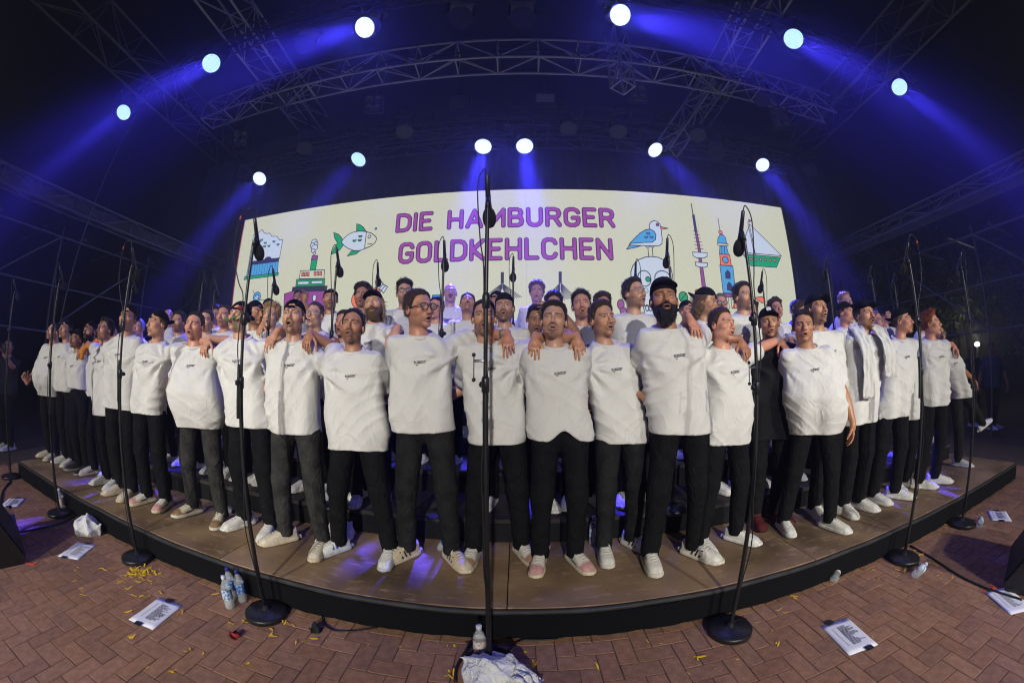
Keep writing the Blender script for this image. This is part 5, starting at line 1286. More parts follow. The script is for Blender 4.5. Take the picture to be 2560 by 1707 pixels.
person('b23', .16, 2.9, Z2, 1.67, 'singer clutching his forehead with one hand, head bowed', row=2, hy=4, hp=-16, hair='short', hc='dark', beard='stubble', skin='olive', mouth=.75, R=('t', (.33, 2.70, 2.0), (-.95, -.05, .25), (.1, .9, -.35), 'flat', (.8, -.2, -.6)), L='b', logo=False)
person('b25', .55, 2.95, Z2, 1.80, 'spiky-haired singer with goatee and thin necklace', row=2, hy=-10, hp=8, hair='spiky', hc='dark', beard='goatee', skin='pink', mouth=.4, L=('sh', 'a14', 1), logo=True)
person('b27', 1.02, 2.95, Z2, 1.92, 'tall singer with wire glasses and short beard before the skull drawing', row=2, hy=26, hp=6, hair='side', hc='dark', beard='short', glasses='wire', skin='fair', mouth=.5, logo=True, lz=1.36)
person('b28', 1.72, 2.95, Z2, 1.86, 'man in a black cap with yellow badge, face turned down and away', row=2, hy=44, hp=-14, cap='back', hair='long', hc='light', beard='short', skin='mid', mouth=.2, L=('sh', 'a16', 1), emblem=(.02, .112, .1, .2, 1, .5, YELLOW), logo=False)
person('b31', 2.18, 2.98, Z2, 1.94, 'tall singer with faded dark hair and short beard by the tower drawing', row=2, hy=4, hp=4, hair='side', hc='dark', beard='short', skin='fair', mouth=.3, logo=False)
person('b35', 2.94, 2.95, Z2, 1.76, 'curly-haired singer lit blue behind the round-faced man', row=2, hy=-20, hp=4, hair='curly', hc='brown', beard='none', skin='fair', mouth=.3, L=('sh', 'a19', -1), wrist=[('L', 'blue'), ('L', 'red')], logo=False)
person('b36', 3.66, 2.95, Z2, 1.81, 'singer in a black cap in profile between two capped men', row=2, hy=8, hp=2, cap='fwd', hair='short', hc='dark', beard='none', skin='pink', mouth=.6, logo=False)
person('b38', 4.27, 2.95, Z2, 1.73, 'grinning singer with wire glasses whose watch arm drapes forward', row=2, hy=6, hp=6, hair='crop', hc='light', beard='none', glasses='wire', skin='pink', mouth=.5, teeth=1, L=('sh', 'a22', -1), wrist=[('L', 'watch')], logo=False)
person('b40', 5.47, 2.95, Z2, 1.76, 'singer with blue-lit hair just behind the ginger quiff', row=2, hy=-20, hp=4, hair='short', hc='brown', beard='none', skin='pink', mouth=.3, logo=False)
# third row on the middle riser
person('b1', -6.1, 3.3, F, 1.84, 'bald man standing beyond the stage end behind the dark-haired singer', row=3, hy=30, hp=6, hair='bald', hc='brown', beard='none', skin='pink', mouth=.2, logo=False)
person('b3', -4.97, 3.6, Z3, 1.71, 'bald singer lit blue behind the backwards-cap profile', row=3, hy=30, hp=4, hair='buzz', hc='light', beard='none', skin='pink', mouth=.2, logo=False)
person('b6', -3.88, 3.6, Z3, 1.69, 'dark-haired singer glimpsed in front of the curtain', row=3, hy=34, hp=4, hair='curly', hc='dark', beard='short', skin='mid', mouth=.3, logo=False)
person('b9', -2.95, 3.6, Z3, 1.75, 'singer in a violet-lit cap behind the tousled blond one', row=3, hy=20, hp=2, cap='beanie', hair='short', hc='brown', beard='none', skin='fair', mouth=.2, logo=False)
person('b13', -2.07, 3.6, Z3, 1.84, 'singer with a dark headband in front of the steamship drawing', row=3, hy=26, hp=8, cap='band', hair='short', hc='brown', beard='short', skin='tan', mouth=.5, logo=False)
person('b14', -1.67, 3.6, Z3, 1.86, 'singer with a mop of dark curls before the apple drawing', row=3, hy=14, hp=2, hair='curly', hc='dark', beard='stubble', skin='tan', mouth=.2, logo=False)
person('b16', -1.18, 3.6, Z3, 1.88, 'dark-haired bearded singer with dark-framed glasses under the lettering', row=3, hy=20, hp=6, hair='quiff', hc='dark', beard='short', glasses='thick', skin='fair', mouth=.5, logo=False)
person('b18', -.50, 3.6, Z3, 1.74, 'moustached singer tipping his head far back', row=3, hy=8, hp=28, hair='short', hc='brown', beard='stubble', stache=1, skin='mid', mouth=.4, teeth=1, eyes=0, logo=False)
person('b19', -.83, 3.6, Z3, 1.70, 'bespectacled singer glimpsed behind the thick-glasses man', row=3, hy=-10, hp=2, hair='short', hc='dark', beard='none', glasses='thick', skin='pink', mouth=.2, logo=False)
person('b21', -.2, 3.6, Z3, 1.75, 'blue-lit singer in a cap peeking past another capped singer', row=3, hy=-20, hp=4, cap='back', hair='short', hc='dark', beard='none', skin='mid', mouth=.2, logo=False)
person('b24', .38, 3.6, Z3, 1.73, 'curly-topped singer behind the chin-bearded man', row=3, hy=0, hp=2, hair='curly', hc='dark', beard='none', skin='mid', mouth=.2, logo=False)
person('b26', .90, 3.6, Z3, 1.73, 'singer whose curly crown shows between two dark-haired men', row=3, hy=-6, hp=2, hair='curly', hc='brown', beard='none', skin='mid', mouth=.2, logo=False)
person('b29', 1.86, 3.6, Z3, 1.68, 'singer in a dark cap hidden by the huge beard', row=3, hy=10, hp=2, cap='back', hair='short', hc='light', beard='none', skin='pink', mouth=.2, logo=False)
person('b30', 2.30, 3.6, Z3, 1.77, 'violet-lit moustached singer with dark glasses by the tower drawing', row=3, hy=-18, hp=4, hair='short', hc='grey', beard='mustache', glasses='thick', skin='pink', mouth=.2, logo=False)
person('b32', 3.13, 3.6, Z3, 1.74, 'reddish singer with curly blue-lit hair gazing upwards', row=3, hy=-16, hp=12, hair='curly', hc='brown', beard='stubble', bc='red', skin='pink', mouth=.35, logo=False)
person('b33', 2.86, 3.75, Z3, 1.73, 'singer whose blue-lit hair tops the man in black', row=3, hy=-20, hp=2, hair='wavy', hc='dark', beard='none', skin='fair', mouth=.2, logo=False)
person('b34', 3.48, 3.6, Z3, 1.74, 'dark-haired singer in a navy top at the screen edge', row=3, hy=-20, hp=2, hair='short', hc='dark', beard='none', skin='mid', mouth=.2, top='navy', topmat=NAVYTOP, logo=False)
person('b37', 4.50, 3.6, Z3, 1.90, 'bright blue-lit singer towering over the capped profile', row=3, hy=-10, hp=4, hair='spiky', hc='blond', beard='none', skin='fair', mouth=.3, logo=False)
person('b39', 5.5, 3.6, Z3, 1.73, 'singer in a dark cap seen from behind another cap', row=3, hy=16, hp=4, cap='back', hair='short', hc='dark', beard='none', skin='pink', mouth=.2, logo=False)
# last row on the highest riser
person('b11', -3.0, 4.3, Z4, 1.81, 'last-row singer pointing one finger before the steamship hull', row=4, hy=24, hp=4, hair='short', hc='dark', beard='none', skin='tan', mouth=.3, R=('t', (-2.7, 4.0, 2.38), (.1, -.15, 1), (.3, -1, 0), 'hook', (.8, -.2, -.6)), logo=False)
person('b17', -.82, 4.3, Z4, 1.83, 'balding last-row singer with glasses and moustache', row=4, hy=12, hp=6, hair='bald', hc='brown', beard='mustache', glasses='wire', skin='fair', mouth=.7, logo=True)
person('b22', .25, 4.3, Z4, 1.83, 'last-row singer whose face glows blue before the bridge drawing', row=4, hy=-4, hp=4, hair='curly', hc='light', beard='none', skin='fair', mouth=.35, logo=False)
for k in PEOPLE: build_person(PEOPLE[k], PEOPLE)

# worn and carried things that can be lifted away
a4p = PEOPLE['a4']['_root']
scf = MB(); pts = []
for i in range(15):
    t = 2 * PI * i / 14; pts.append((math.cos(t) * .105 - .1, math.sin(t) * .09 - .005, 1.515 + .045 * math.sin(t) - .02 * math.cos(t * 2)))
scf.tube(pts, [.03 + .006 * math.sin(i * 2.1) for i in range(15)], 10); scf.tube(spline([(-.12, -.09, 1.5), (-.15, -.13, 1.42), (-.13, -.155, 1.33)], 4), [.03, .034, .036, .038, .04, .038, .036, .03, .02], 10)
scf.build('scarf', mat('orange_scarf', (.75, .26, .015), .85, bump=(160, .3)), a4p, True)
# towel over the shoulders of the moustached singer
def cloth_strip(name, path, width, m, parent, thick=.008, seed=1, wdir=(1, 0, 0)):
    rr_ = random.Random(seed); P_ = spline(path, 6); n = 9; mb = MB(); wd = Vector(wdir)
    for i, p in enumerate(P_):
        d_ = (P_[min(i + 1, len(P_) - 1)] - P_[max(i - 1, 0)]).normalized(); nn = d_.cross(wd).normalized()
        for j in range(n + 1):
            t = j / n - .5; mb.v.append(p + wd * (t * width) + nn * (.016 * math.sin(j * 1.9 + i * .23 + seed) + .006 * math.sin(i * 1.3 + j)))
    mb.f = [(i * (n + 1) + j, i * (n + 1) + j + 1, (i + 1) * (n + 1) + j + 1, (i + 1) * (n + 1) + j) for i in range(len(P_) - 1) for j in range(n)]
    o = mb.build(name, m, parent, True); md = o.modifiers.new('thickness', 'SOLIDIFY'); md.thickness = thick; return o
TOWEL = mat('white_towel', (.7, .7, .68), .95, spec=.2, noise=(20, .06), bump=(300, .2)); wrinkle(TOWEL, 9, .03, .3)
rt = PEOPLE['a21']['_root']; q = PEOPLE['a21']; tl = tag(empty('towel', rt.location), 'white towel slung round the neck of the moustached capped singer', 'towel'); tl.rotation_euler = rt.rotation_euler; tl.scale = rt.scale
ox = .115
for sx in (-1, 1):
    cloth_strip('towel_end', [(ox + sx * .06, .10, 1.52), (ox + sx * .1, .03, 1.575), (ox + sx * .115, -.08, 1.5), (ox + sx * .12, -.165, 1.36), (ox + sx * .125, -.172, 1.2), (ox + sx * .13, -.17, 1.06 + .08 * sx)], .13, TOWEL, tl, seed=sx + 3)
# rose held in the mouth
rp = PEOPLE['a9']; rose = tag(empty('rose', (0, 0, 0)), 'red rose with green leaves held across the singer\'s face', 'rose')
rose.matrix_world = Matrix.Translation((rp['x'], rp['y'], rp['z'])) @ Matrix.Rotation(R(rp['yaw']), 4, 'Z') @ Matrix.Scale(rp['_s'], 4) @ rp['_M4']
GREEN = mat('rose_green', (.05, .11, .025), .6); RED = mat('rose_red', (.25, .012, .02), .6)
MB().tube(spline([(-.06, -.118, -.06), (.0, -.122, -.057), (.06, -.12, -.02), (.075, -.115, .03)], 4), .003, 6).build('stem', GREEN, rose, True)
fl = MB()
for k in range(3):
    for j in range(5):
        t = 2 * PI * j / 5 + k * .6; r_ = .008 + .008 * k; c_ = Vector((.077 + r_ * math.cos(t), -.118 + r_ * .8 * math.sin(t), .045 + .004 * (2 - k)))
        fl.lathe([(.002, -.012), (.011, -.004), (.012, .006), (.006, .013)], c=c_, n=7, mtx=Matrix.Rotation(t, 4, 'Z') @ Matrix.Rotation(.35 * k, 4, 'Y'))
fl.build('blossom', RED, rose, True)
for (p_, a_) in (((-.03, -.126, -.045), .3), ((.035, -.128, -.03), -.5), ((.07, -.122, -.085), 1.2), ((.1, -.11, -.03), .2)):
    lf = MB(); lf.v = [(-.03, 0, 0), (-.01, -.003, .013), (.015, -.004, .011), (.032, 0, 0), (.015, -.003, -.01), (-.01, -.004, -.012), (0, .002, 0)]; lf.f = [(6, 0, 1), (6, 1, 2), (6, 2, 3), (6, 3, 4), (6, 4, 5), (6, 5, 0)]
    lf.build('leaf', GREEN, rose, True, mtx=Matrix.Translation(p_) @ Matrix.Rotation(a_, 4, 'Y'))
# ------------------------------------------------------------------ microphone stands and microphones
GRILLE = mat('mic_foam', (.009, .009, .01), .95, bump=(300, .5)); MICBODY = mat('mic_body', (.012, .012, .013), .35); CABLE = mat('cable_rubber', (.008, .008, .009), .55); ORANGE = mat('orange_tape', (.8, .1, .02), .6)
BASE_ME = MB().lathe([(.128, .0), (.134, .004), (.134, .03), (.128, .037), (.05, .042), (.024, .05), (.018, .075)], n=36).mesh('base', True)
CLUTCH_ME = MB().lathe([(.012, -.035), (.017, -.03), (.017, .022), (.013, .034)], n=14).mesh('clutch', True)
KNOB_ME = MB().lathe([(.006, 0), (.006, .02), (.014, .022), (.016, .03), (.013, .04)], n=10, mtx=Matrix.Rotation(PI / 2, 4, 'Y')).mesh('clutch_knob', True)
for m_ in (BASE_ME, CLUTCH_ME, KNOB_ME): m_.materials.append(BLACKPAINT)
MIC_ME = MB().lathe([(.006, -.115), (.0105, -.11), (.0115, -.06), (.0135, .02), (.017, .055)], n=14).mesh('handle', True); MIC_ME.materials.append(MICBODY)
FOAM_ME = MB().lathe([(.014, .045), (.024, .055), (.031, .075), (.033, .095), (.029, .118), (.019, .134), (.004, .14)], n=18).mesh('windshield', True); FOAM_ME.materials.append(GRILLE)
def mic_stand(x, y, z0, ztop, label, mlabel, front=True, boom=False, handle=False, seed=0):
    rr_ = random.Random(seed + 5); H = ztop - z0
    root = tag(empty('microphone_stand', (x, y, z0), rr_.uniform(-.5, .5)), label, 'microphone stand', 'microphone stands')
    link('base', BASE_ME, None, root)
    zc = H * (.635 if front else .55)
    stick('lower_pole', (0, 0, .04), (0, 0, zc), .0125, BLACKPAINT, root); stick('upper_pole', (0, 0, zc - .05), (0, 0, H - .02), .0092, BLACKPAINT, root)
    for zz in ((zc, H * .79) if front else (zc + .3,)):
        c = link('clutch', CLUTCH_ME, None, root, loc=(0, 0, zz)); link('knob', KNOB_ME, None, c, loc=(.012, 0, 0), rot=(0, 0, rr_.uniform(1.5, 4.5)))
    if boom: stick('boom_end', (-.03, 0, zc - .2), (-.022, 0, zc + .1), .012, BLACKPAINT, root)
    if handle:
        stick('lever_bar', (-.05, 0, zc + .1), (0, 0, zc + .1), .006, CHROME, root); stick('lever', (-.05, 0, zc + .125), (-.05, 0, zc + .02), .003, CHROME, root)
        for zz in (.125, .02): link('lever_ball', MB().lathe([(.003, -.012), (.011, -.006), (.011, .006), (.003, .012)], n=10).mesh('lever_ball', True), BLACKPAINT, root, loc=(-.05, 0, zc + zz), scale=(.75, .75, .75))
    link('mic_clip', MB().cyl((0, 0, H - .05), (0, .012, H + .012), .013, .012, 12).mesh('mic_clip', True), BLACKPAINT, root)
    # microphone: a thing of its own, hanging head down towards the singers, with its cable
    mic = tag(empty('microphone', (x, y, ztop)), mlabel, 'microphone', 'microphones')
    d = Vector((rr_.uniform(-.06, .06) + (.0), .42, -.9)).normalized(); q = d.to_track_quat('Z', 'Y').to_matrix().to_4x4(); c = Vector((0, .018, .012))
    link('handle', MIC_ME, None, mic, mtx=Matrix.Translation(c) @ q); link('windshield', FOAM_ME, None, mic, mtx=Matrix.Translation(c) @ q)
    t = c - d * .112; sx = -1 if x < .5 else 1
    pts = [t, t - d * .05 + Vector((sx * .02, 0, .01)), t + Vector((sx * .09, -.03, .015)), Vector((sx * .125, -.03, -.08)), Vector((sx * .06, -.02, -.26)), Vector((sx * .012, -.014, -.36))]
    if not boom: pts = [t, t - d * .03 + Vector((sx * .012, 0, 0)), t + Vector((sx * .04, -.01, -.06)), Vector((sx * .03, -.01, -.2)), Vector((sx * .011, -.012, -.34))]
    n = 7
    for k in range(1, n + 1):
        zz = -.36 - (H - .42) * k / n; a = k * 1.4 + seed; pts.append(Vector((.013 * math.cos(a) + sx * .012 * (k % 2), -.013 + .01 * math.sin(a), zz)))
    pts.append(Vector((sx * .05, .02, -H + .055))); pts.append(Vector((sx * .16, .06, -H + .006 + (0))))
    v, f = tube_mesh(spline(pts, 5), .0034, 6); link('cable', make_mesh('cable', v, f), CABLE, mic)
    if front and boom: link('cable_tag', MB().cyl(pts[2], pts[2] + (pts[3] - pts[2]).normalized() * .022, .0055, n=8).mesh('cable_tag', True), ORANGE, mic)
FS = [(-6.1, 1.63, 0, 2.28, 'mic stand at the far stage corner beyond the thumbs-up singer', 'mic over the far stage corner beyond the thumbs-up singer', 0, 0),
      (-4.33, 1.61, 0, 2.26, 'mic stand with a bottle by its base, before the black-shoed short singer', 'mic hanging before the short singer with cap and spectacles', 0, 0),
      (-2.86, 1.63, 0, 2.24, 'mic stand whose base sits on a heap of yellow petals', 'mic hanging in front of the tall backwards-cap singer', 1, 0),
      (-1.5, 1.61, 0, 2.25, 'mic stand crossing the rose singer, three water bottles by its base', 'mic hanging in front of the concert hall drawing', 1, 0),
      (-.13, 1.5, 0, 2.3, 'tallest-looking mic stand with lever handle and a white cloth on its base', 'mic covering the letter M of the lettering', 0, 1),
      (1.21, 1.57, 0, 2.23, 'mic stand in front of the man in black', 'mic hanging before the sailboat drawing', 0, 1),
      (2.92, 1.6, 0, 2.27, 'mic stand in front of the short moustached singer in glasses', 'mic hanging above the towel singer group against the dark scaffold', 1, 0),
      (4.0, 1.61, 0, 2.33, 'mic stand crossing the leaning bespectacled singer, bottle at its base', 'mic hanging above the leaning singer against the dark', 0, 0)]
for i, (x, y, z, t, la, lb, b, h_) in enumerate(FS): mic_stand(x, y, z, t, la, lb, True, b, h_, i)
RS = [(-4.71, 2.75, .4, 2.47, 'second-row stand behind the tall backwards-cap singer', 'thin far mic above the dark-haired unshaven singer'), (-3.9, 3.3, .6, 2.59, 'riser stand before the curtain, taller of the two there', 'higher of two mics before the curtain edge'), (-3.64, 3.3, .6, 2.45, 'riser stand before the curtain, shorter of the two there', 'lower of two mics before the curtain edge'),
      (-2.24, 2.75, .4, 2.32, 'riser stand in front of the ring drawing', 'mic below the green foot of the concert hall drawing'), (-1.48, 2.62, .4, 2.41, 'riser stand between the damp-shirt singer and the wire-glasses singer', 'mic under the fish drawing tail'), (-1.39, 3.3, .6, 2.49, 'riser stand in front of the curly mop of hair', 'mic beside the arrow drawing'),
      (-.56, 2.62, .4, 2.42, 'riser stand crossing the balding moustached singer', 'mic covering the letter L of the lettering'), (-.03, 3.3, .6, 2.51, 'riser stand between the two bridge pylons', 'mic between the two bridge pylons'), (1.23, 2.62, .4, 2.47, 'riser stand right behind the flat-brimmed cap', 'mic against the skull forehead, the higher one'),
      (1.18, 3.3, .6, 2.48, 'riser stand behind the tall wire-glasses singer', 'mic over one eye of the skull drawing'), (2.72, 3.3, .6, 2.47, 'riser stand below the sailboat drawing', 'small violet-lit mic below the sailboat hull'), (3.15, 2.7, .4, 2.49, 'riser stand behind the tall capped bearded singer', 'dim mic beside the screen edge near the sailboat'),
      (4.83, 3.3, .6, 2.71, 'riser stand behind the capped profile singers', 'dim mic against the scaffold above the capped profile'), (5.43, 3.3, .6, 2.66, 'riser stand at the tree end of the riser', 'dim mic against the scaffold at the tree end')]
for i, (x, y, z, t, la, lb) in enumerate(RS): mic_stand(x, y, z, t, la, lb, False, 0, 0, 20 + i)

# ------------------------------------------------------------------ bottles
PET = mat('clear_pet', (.75, .8, .82), .08, spec=.7, alpha=.28); WATER = mat('water_fill', (.5, .55, .55), .1, alpha=.35)
BLUECAP = mat('blue_cap', (.02, .025, .2), .4); WHITECAP = mat('white_cap', (.55, .58, .66), .4)
BODY_ME = MB().lathe([(.026, 0), (.032, .006), (.033, .03), (.0315, .045), (.033, .06), (.033, .15), (.028, .172), (.0145, .2), (.0125, .208), (.0125, .22)], n=22).mesh('bottle_body', True); BODY_ME.materials.append(PET)
CAP_ME = MB().lathe([(.0145, .212), (.0152, .214), (.0152, .232), (.0135, .235)], n=16).mesh('cap', True); CAP_ME.materials.append(BLUECAP)
def label_mat(name, base, ink):
    m = mat(name, base, .5); nt = m.node_tree; b = nt.nodes['Principled BSDF']; tc = nt.nodes.new('ShaderNodeTexCoord'); n = nt.nodes.new('ShaderNodeTexVoronoi'); n.inputs['Scale'].default_value = 55
    nt.links.new(tc.outputs['Object'], n.inputs['Vector']); r = nt.nodes.new('ShaderNodeValToRGB'); r.color_ramp.interpolation = 'CONSTANT'; r.color_ramp.elements[0].color = (*ink, 1); r.color_ramp.elements[1].position = .42; r.color_ramp.elements[1].color = (*base, 1)
    nt.links.new(n.outputs['Distance'], r.inputs[0]); nt.links.new(r.outputs[0], b.inputs['Base Color']); return m
LB = {'blue': label_mat('bottle_label_blue', (.04, .16, .5), (.35, .5, .7)), 'paleblue': label_mat('bottle_label_pale', (.55, .62, .68), (.06, .2, .5)), 'white': label_mat('bottle_label_white', (.6, .6, .57), (.55, .3, .2))}
LBL_ME = {}
for k in LB:
    v = MB(); n = 22
    for zz in (.075, .145):
        for i in range(n): t = 2 * PI * i / n; v.v.append((.0337 * math.cos(t), .0337 * math.sin(t), zz))
    v.f = [(i, (i + 1) % n, n + (i + 1) % n, n + i) for i in range(n)]; LBL_ME[k] = v.mesh('label', True); LBL_ME[k].materials.append(LB[k])
WAT_ME = MB().lathe([(.025, .003), (.0305, .008), (.0305, .1), (.001, .1005)], n=18).mesh('water', True); WAT_ME.materials.append(WATER)
def bottle(loc, kind, cap, label, lie=None, water=True):
    o = tag(empty('water_bottle', loc), label, 'bottle', 'plastic water bottles')
    if lie is not None: o.rotation_euler = (PI / 2, 0, lie); o.location.z += .033
    link('bottle_body', BODY_ME, None, o); link('cap', CAP_ME, cap, o); link('label', LBL_ME[kind], None, o)
    if water and lie is None: link('water', WAT_ME, None, o)
    return o
bottle((-4.2, 1.07, 0), 'blue', BLUECAP, 'upright blue-capped bottle beside the black wedge monitor')
bottle((-1.815, 1.655, 0), 'blue', BLUECAP, 'upright blue-capped bottle half hidden behind a white-capped one')
bottle((-1.735, 1.66, 0), 'blue', BLUECAP, 'upright blue-capped bottle nearest the mic stand that crosses the rose singer')
bottle((-1.76, 1.56, 0), 'paleblue', WHITECAP, 'upright white-capped bottle in the group of three')
bottle((-.185, 1.565, 0), 'white', WHITECAP, 'upright bottle with white and orange label against the central mic stand')
bottle((-4.42, 1.69, 0), 'white', WHITECAP, 'bottle leaning against the base of a mic stand with nothing else', water=False).rotation_euler = (.1, 0, .4)
bottle((2.17, 1.69, 0), 'white', WHITECAP, 'lying bottle with white label against the stage skirt', lie=2.2)
bottle((2.72, 1.36, 0), 'paleblue', WHITECAP, 'lying bottle alone on the open bricks', lie=1.75)
bottle((4.02, 1.43, 0), 'paleblue', WHITECAP, 'lying bottle touching a mic stand base', lie=1.9)
_b = on_floor(576, 1263, .2); bottle((_b.x, min(_b.y, 2.5), .2), 'blue', BLUECAP, 'lying blue-labelled bottle on the deck behind the stout man', lie=1.4)
bottle((-.56, 2.47, .2), 'blue', WHITECAP, 'bottle tipped between the legs of the thick-glasses singer', water=False).rotation_euler = (.3, .5, .2)
bottle((.58, 2.56, .2), 'paleblue', WHITECAP, 'upright bottle on the deck beside the striped shoes')
bottle((.02, 2.54, .2), 'blue', WHITECAP, 'lying bottle on the deck behind the brown and white shoes', lie=1.3)

# ------------------------------------------------------------------ set lists taped to the bricks
PAPER = mat('white_paper', (.78, .79, .83), .8, noise=(8, .03)); INK = mat('toner', (.06, .055, .07), .8); TAPE = mat('gaffer_tape', (.012, .012, .013), .6, bump=(200, .2))
def set_list(x, y, ang, label, tapes, w=.21, h=.297, lines=19, seed=0):
    rr_ = random.Random(seed); o = tag(empty('set_list', (x, y, .003), ang), label, 'paper', 'taped set lists')
    mb = MB(); n = 7
    for i in range(n + 1):
        for j in range(n + 1): mb.v.append(((i / n - .5) * w, (j / n - .5) * h, .0012 + .0012 * math.sin(i * 1.3 + seed) * math.cos(j * .9)))
    mb.f = [(i * (n + 1) + j, (i + 1) * (n + 1) + j, (i + 1) * (n + 1) + j + 1, i * (n + 1) + j + 1) for i in range(n) for j in range(n)]
    sh = mb.build('sheet', PAPER, o, True); sh.modifiers.new('thickness', 'SOLIDIFY').thickness = .0006
    ink = MB()
    for k in range(lines):
        yy = h * .3 - k * h * .6 / lines; L = w * rr_.uniform(.12, .4)
        xx = -w * .12
        while L > 0:
            ww = rr_.uniform(.012, .03); ink.box((xx + ww / 2, yy, .0042), (ww, .0036, .0003)); xx += ww + .004; L -= ww
        ink.box((-w * .28, yy, .0042), (.007, .003, .0003))
    tag(ink.build('printed_lines', INK, o), kind='stuff')
    for (tx, ty, ta) in tapes: MB().box((0, 0, 0), (.055, .035, .001)).build('tape', TAPE, o, loc=(tx * w / 2, ty * h / 2, .0062), rot=(0, 0, ta))
set_list(-2.13, 1.24, R(8), 'taped set list nearest the three water bottles', [(-.1, 1.0, .1), (-.15, -1.0, 0)], seed=1)
set_list(-3.39, 1.35, R(28), 'taped set list beside the crumpled cloth near the wedge monitor', [(.1, 1.0, .1), (-.3, -1.0, 0)], seed=2)
set_list(-5.05, 1.33, R(52), 'taped set list at the stage end, closest to the far mic stand', [(0, 1.0, .1), (0, -1.0, 0)], seed=3)
set_list(1.82, 1.2, R(-8), 'taped set list lying apart on bare bricks with two dark tapes', [(-.35, 1.0, .2), (.35, -1.0, .1)], seed=4)
set_list(2.98, .72, R(-28), 'taped set list tucked against the wedge monitor with red tape', [(-.5, 1.0, 0)], seed=5)
set_list(4.51, 1.41, R(-58), 'taped set list beside the bottle touching a mic stand base', [(0, 1.0, .1), (0, -1.0, 0)], seed=6)

# ------------------------------------------------------------------ cloths, monitors, tape, cables, petals
def crumple(name, label, loc, r, h, m, seed, flat=1.0):
    rr_ = random.Random(seed); k = [(rr_.uniform(-9, 9), rr_.uniform(-9, 9), rr_.uniform(-9, 9), rr_.uniform(0, 6)) for _ in range(9)]
    def fn(x, y, z):
        d = ell(x, y, z, (0, 0, h * .3), (r, r * .8 * flat, h * .75))
        for (a, b, c, p) in k: d = d - .011 * (1 - np.abs(np.sin((a * x + b * y + c * z) * 3.2 / (r / .11) ** .5 + p))) ** 2 * 1.2
        return np.maximum(d + .02, .002 - z) * .7
    V, F_ = nets(fn, (-r * 1.4, -r * 1.4, -.01), (r * 1.4, r * 1.4, h * 1.4), .0065)
    return tag(link(name, make_mesh(name, V, F_, True), m, loc=loc), label, 'cloth')
crumple('crumpled_cloth', 'crumpled grey-white cloth lying against the stage skirt', (-3.68, 1.62, 0), .15, .13, TOWEL, 4)
BAG = mat('white_cloth_bag', (.72, .73, .72), .8, spec=.2, noise=(12, .06), bump=(60, .2)); wrinkle(BAG, 9, .03, .6)
crumple('crumpled_cloth', 'white cloth bunched over the central mic stand base', (-.12, 1.405, 0.03), .13, .1, BAG, 9, 1.0)
cloth_strip('cloth_flap', [(-.04, 1.40, .075), (.03, 1.37, .085), (.09, 1.345, .03), (.115, 1.325, .012)], .12, BAG, None, seed=5, wdir=(.2, .95, .1))
tag(bpy.data.objects['cloth_flap'], 'flat white cloth corner spread beside the central mic stand', 'cloth')
crumple('crumpled_cloth', 'crumpled white paper between the legs of the damp-shirt singer', (-1.36, 2.5, .2), .1, .13, TOWEL, 12)
def wedge(loc, rz, label):
    o = tag(empty('wedge_monitor', loc, rz), label, 'speaker', 'wedge monitors')
    prof = [(-.3, 0), (.28, 0), (.3, .05), (.14, .36), (-.22, .36), (-.3, .2)]; mb = MB()
    for x in (-.36, .36): mb.v += [(x, p[0], p[1]) for p in prof]
    n = len(prof); mb.f = [(i, (i + 1) % n, n + (i + 1) % n, n + i) for i in range(n)] + [tuple(range(n - 1, -1, -1)), tuple(range(n, 2 * n))]
    mb.build('cabinet', BLACKPAINT, o)
    link('front_grille', MB().box((0, 0, 0), (.66, .34, .008)).mesh('front_grille'), mat('grille_steel', (.015, .015, .016), .5, metal=.3, bump=(260, .8)), o, mtx=Matrix.Translation((0, .226, .208)) @ Matrix.Rotation(-math.atan2(.31, .16), 4, 'X'))
    for sx in (-1, 1): MB().box((sx * .362, 0, .2), (.006, .14, .05)).build('handle', DARKSTEEL, o)
wedge((-3.9, .72, 0), R(-14), 'black wedge monitor beside the upright bottle and orange tape')
wedge((3.5, .62, 0), R(16), 'black wedge monitor beside the taped set list and red tape')
for (x, y, a, lab) in ((-3.46, .93, .35, 'orange tape mark in an L by the wedge monitor and bottle'), (3.02, .88, -.35, 'orange-red tape mark in an L by the wedge monitor and set list')):
    o = tag(empty('tape_mark', (x, y, .0032), a), lab, 'tape', 'stage tape marks'); MB().box((0, 0, 0), (.13, .022, .0012)).build('long_strip', ORANGE, o); MB().box((.05, .028, .0014), (.022, .05, .0012)).build('short_strip', ORANGE, o)
def floor_cable(pts, r, label, z=.008):
    v, f = tube_mesh(spline([(p.x, p.y, z) for p in [on_floor(*q) for q in pts]], 7), r, 7)
    tag(link('floor_cable', make_mesh('floor_cable', v, f), CABLE), label, 'cable', 'cables on the floor')
floor_cable([(20, 1338), (90, 1326), (150, 1312), (182, 1296), (200, 1282)], .009, 'thick black cable between the wedge monitor and the crumpled cloth')
floor_cable([(2, 1265), (8, 1230), (28, 1205)], .009, 'black cable curving at the far end past the last set list')
floor_cable([(2276, 1364), (2330, 1395), (2400, 1440), (2470, 1472), (2556, 1500)], .009, 'thick black cable running to the wedge monitor with red tape')
floor_cable([(1187, 1597), (1160, 1640), (1143, 1672), (1140, 1705)], .009, 'thick black cable beside the bottle at the central mic stand')
floor_cable([(1232, 1602), (1262, 1646), (1275, 1622), (1305, 1602), (1350, 1601), (1395, 1598)], .0045, 'thin black cable kinked beside the white cloth')
floor_cable([(806, 1540), (812, 1562), (830, 1576), (850, 1580), (890, 1579), (945, 1570)], .0045, 'thin looped cable along the skirt beside the black cap')
PETAL = mat('yellow_petal', (.78, .5, .01), .7, noise=(60, .15))
pm = []
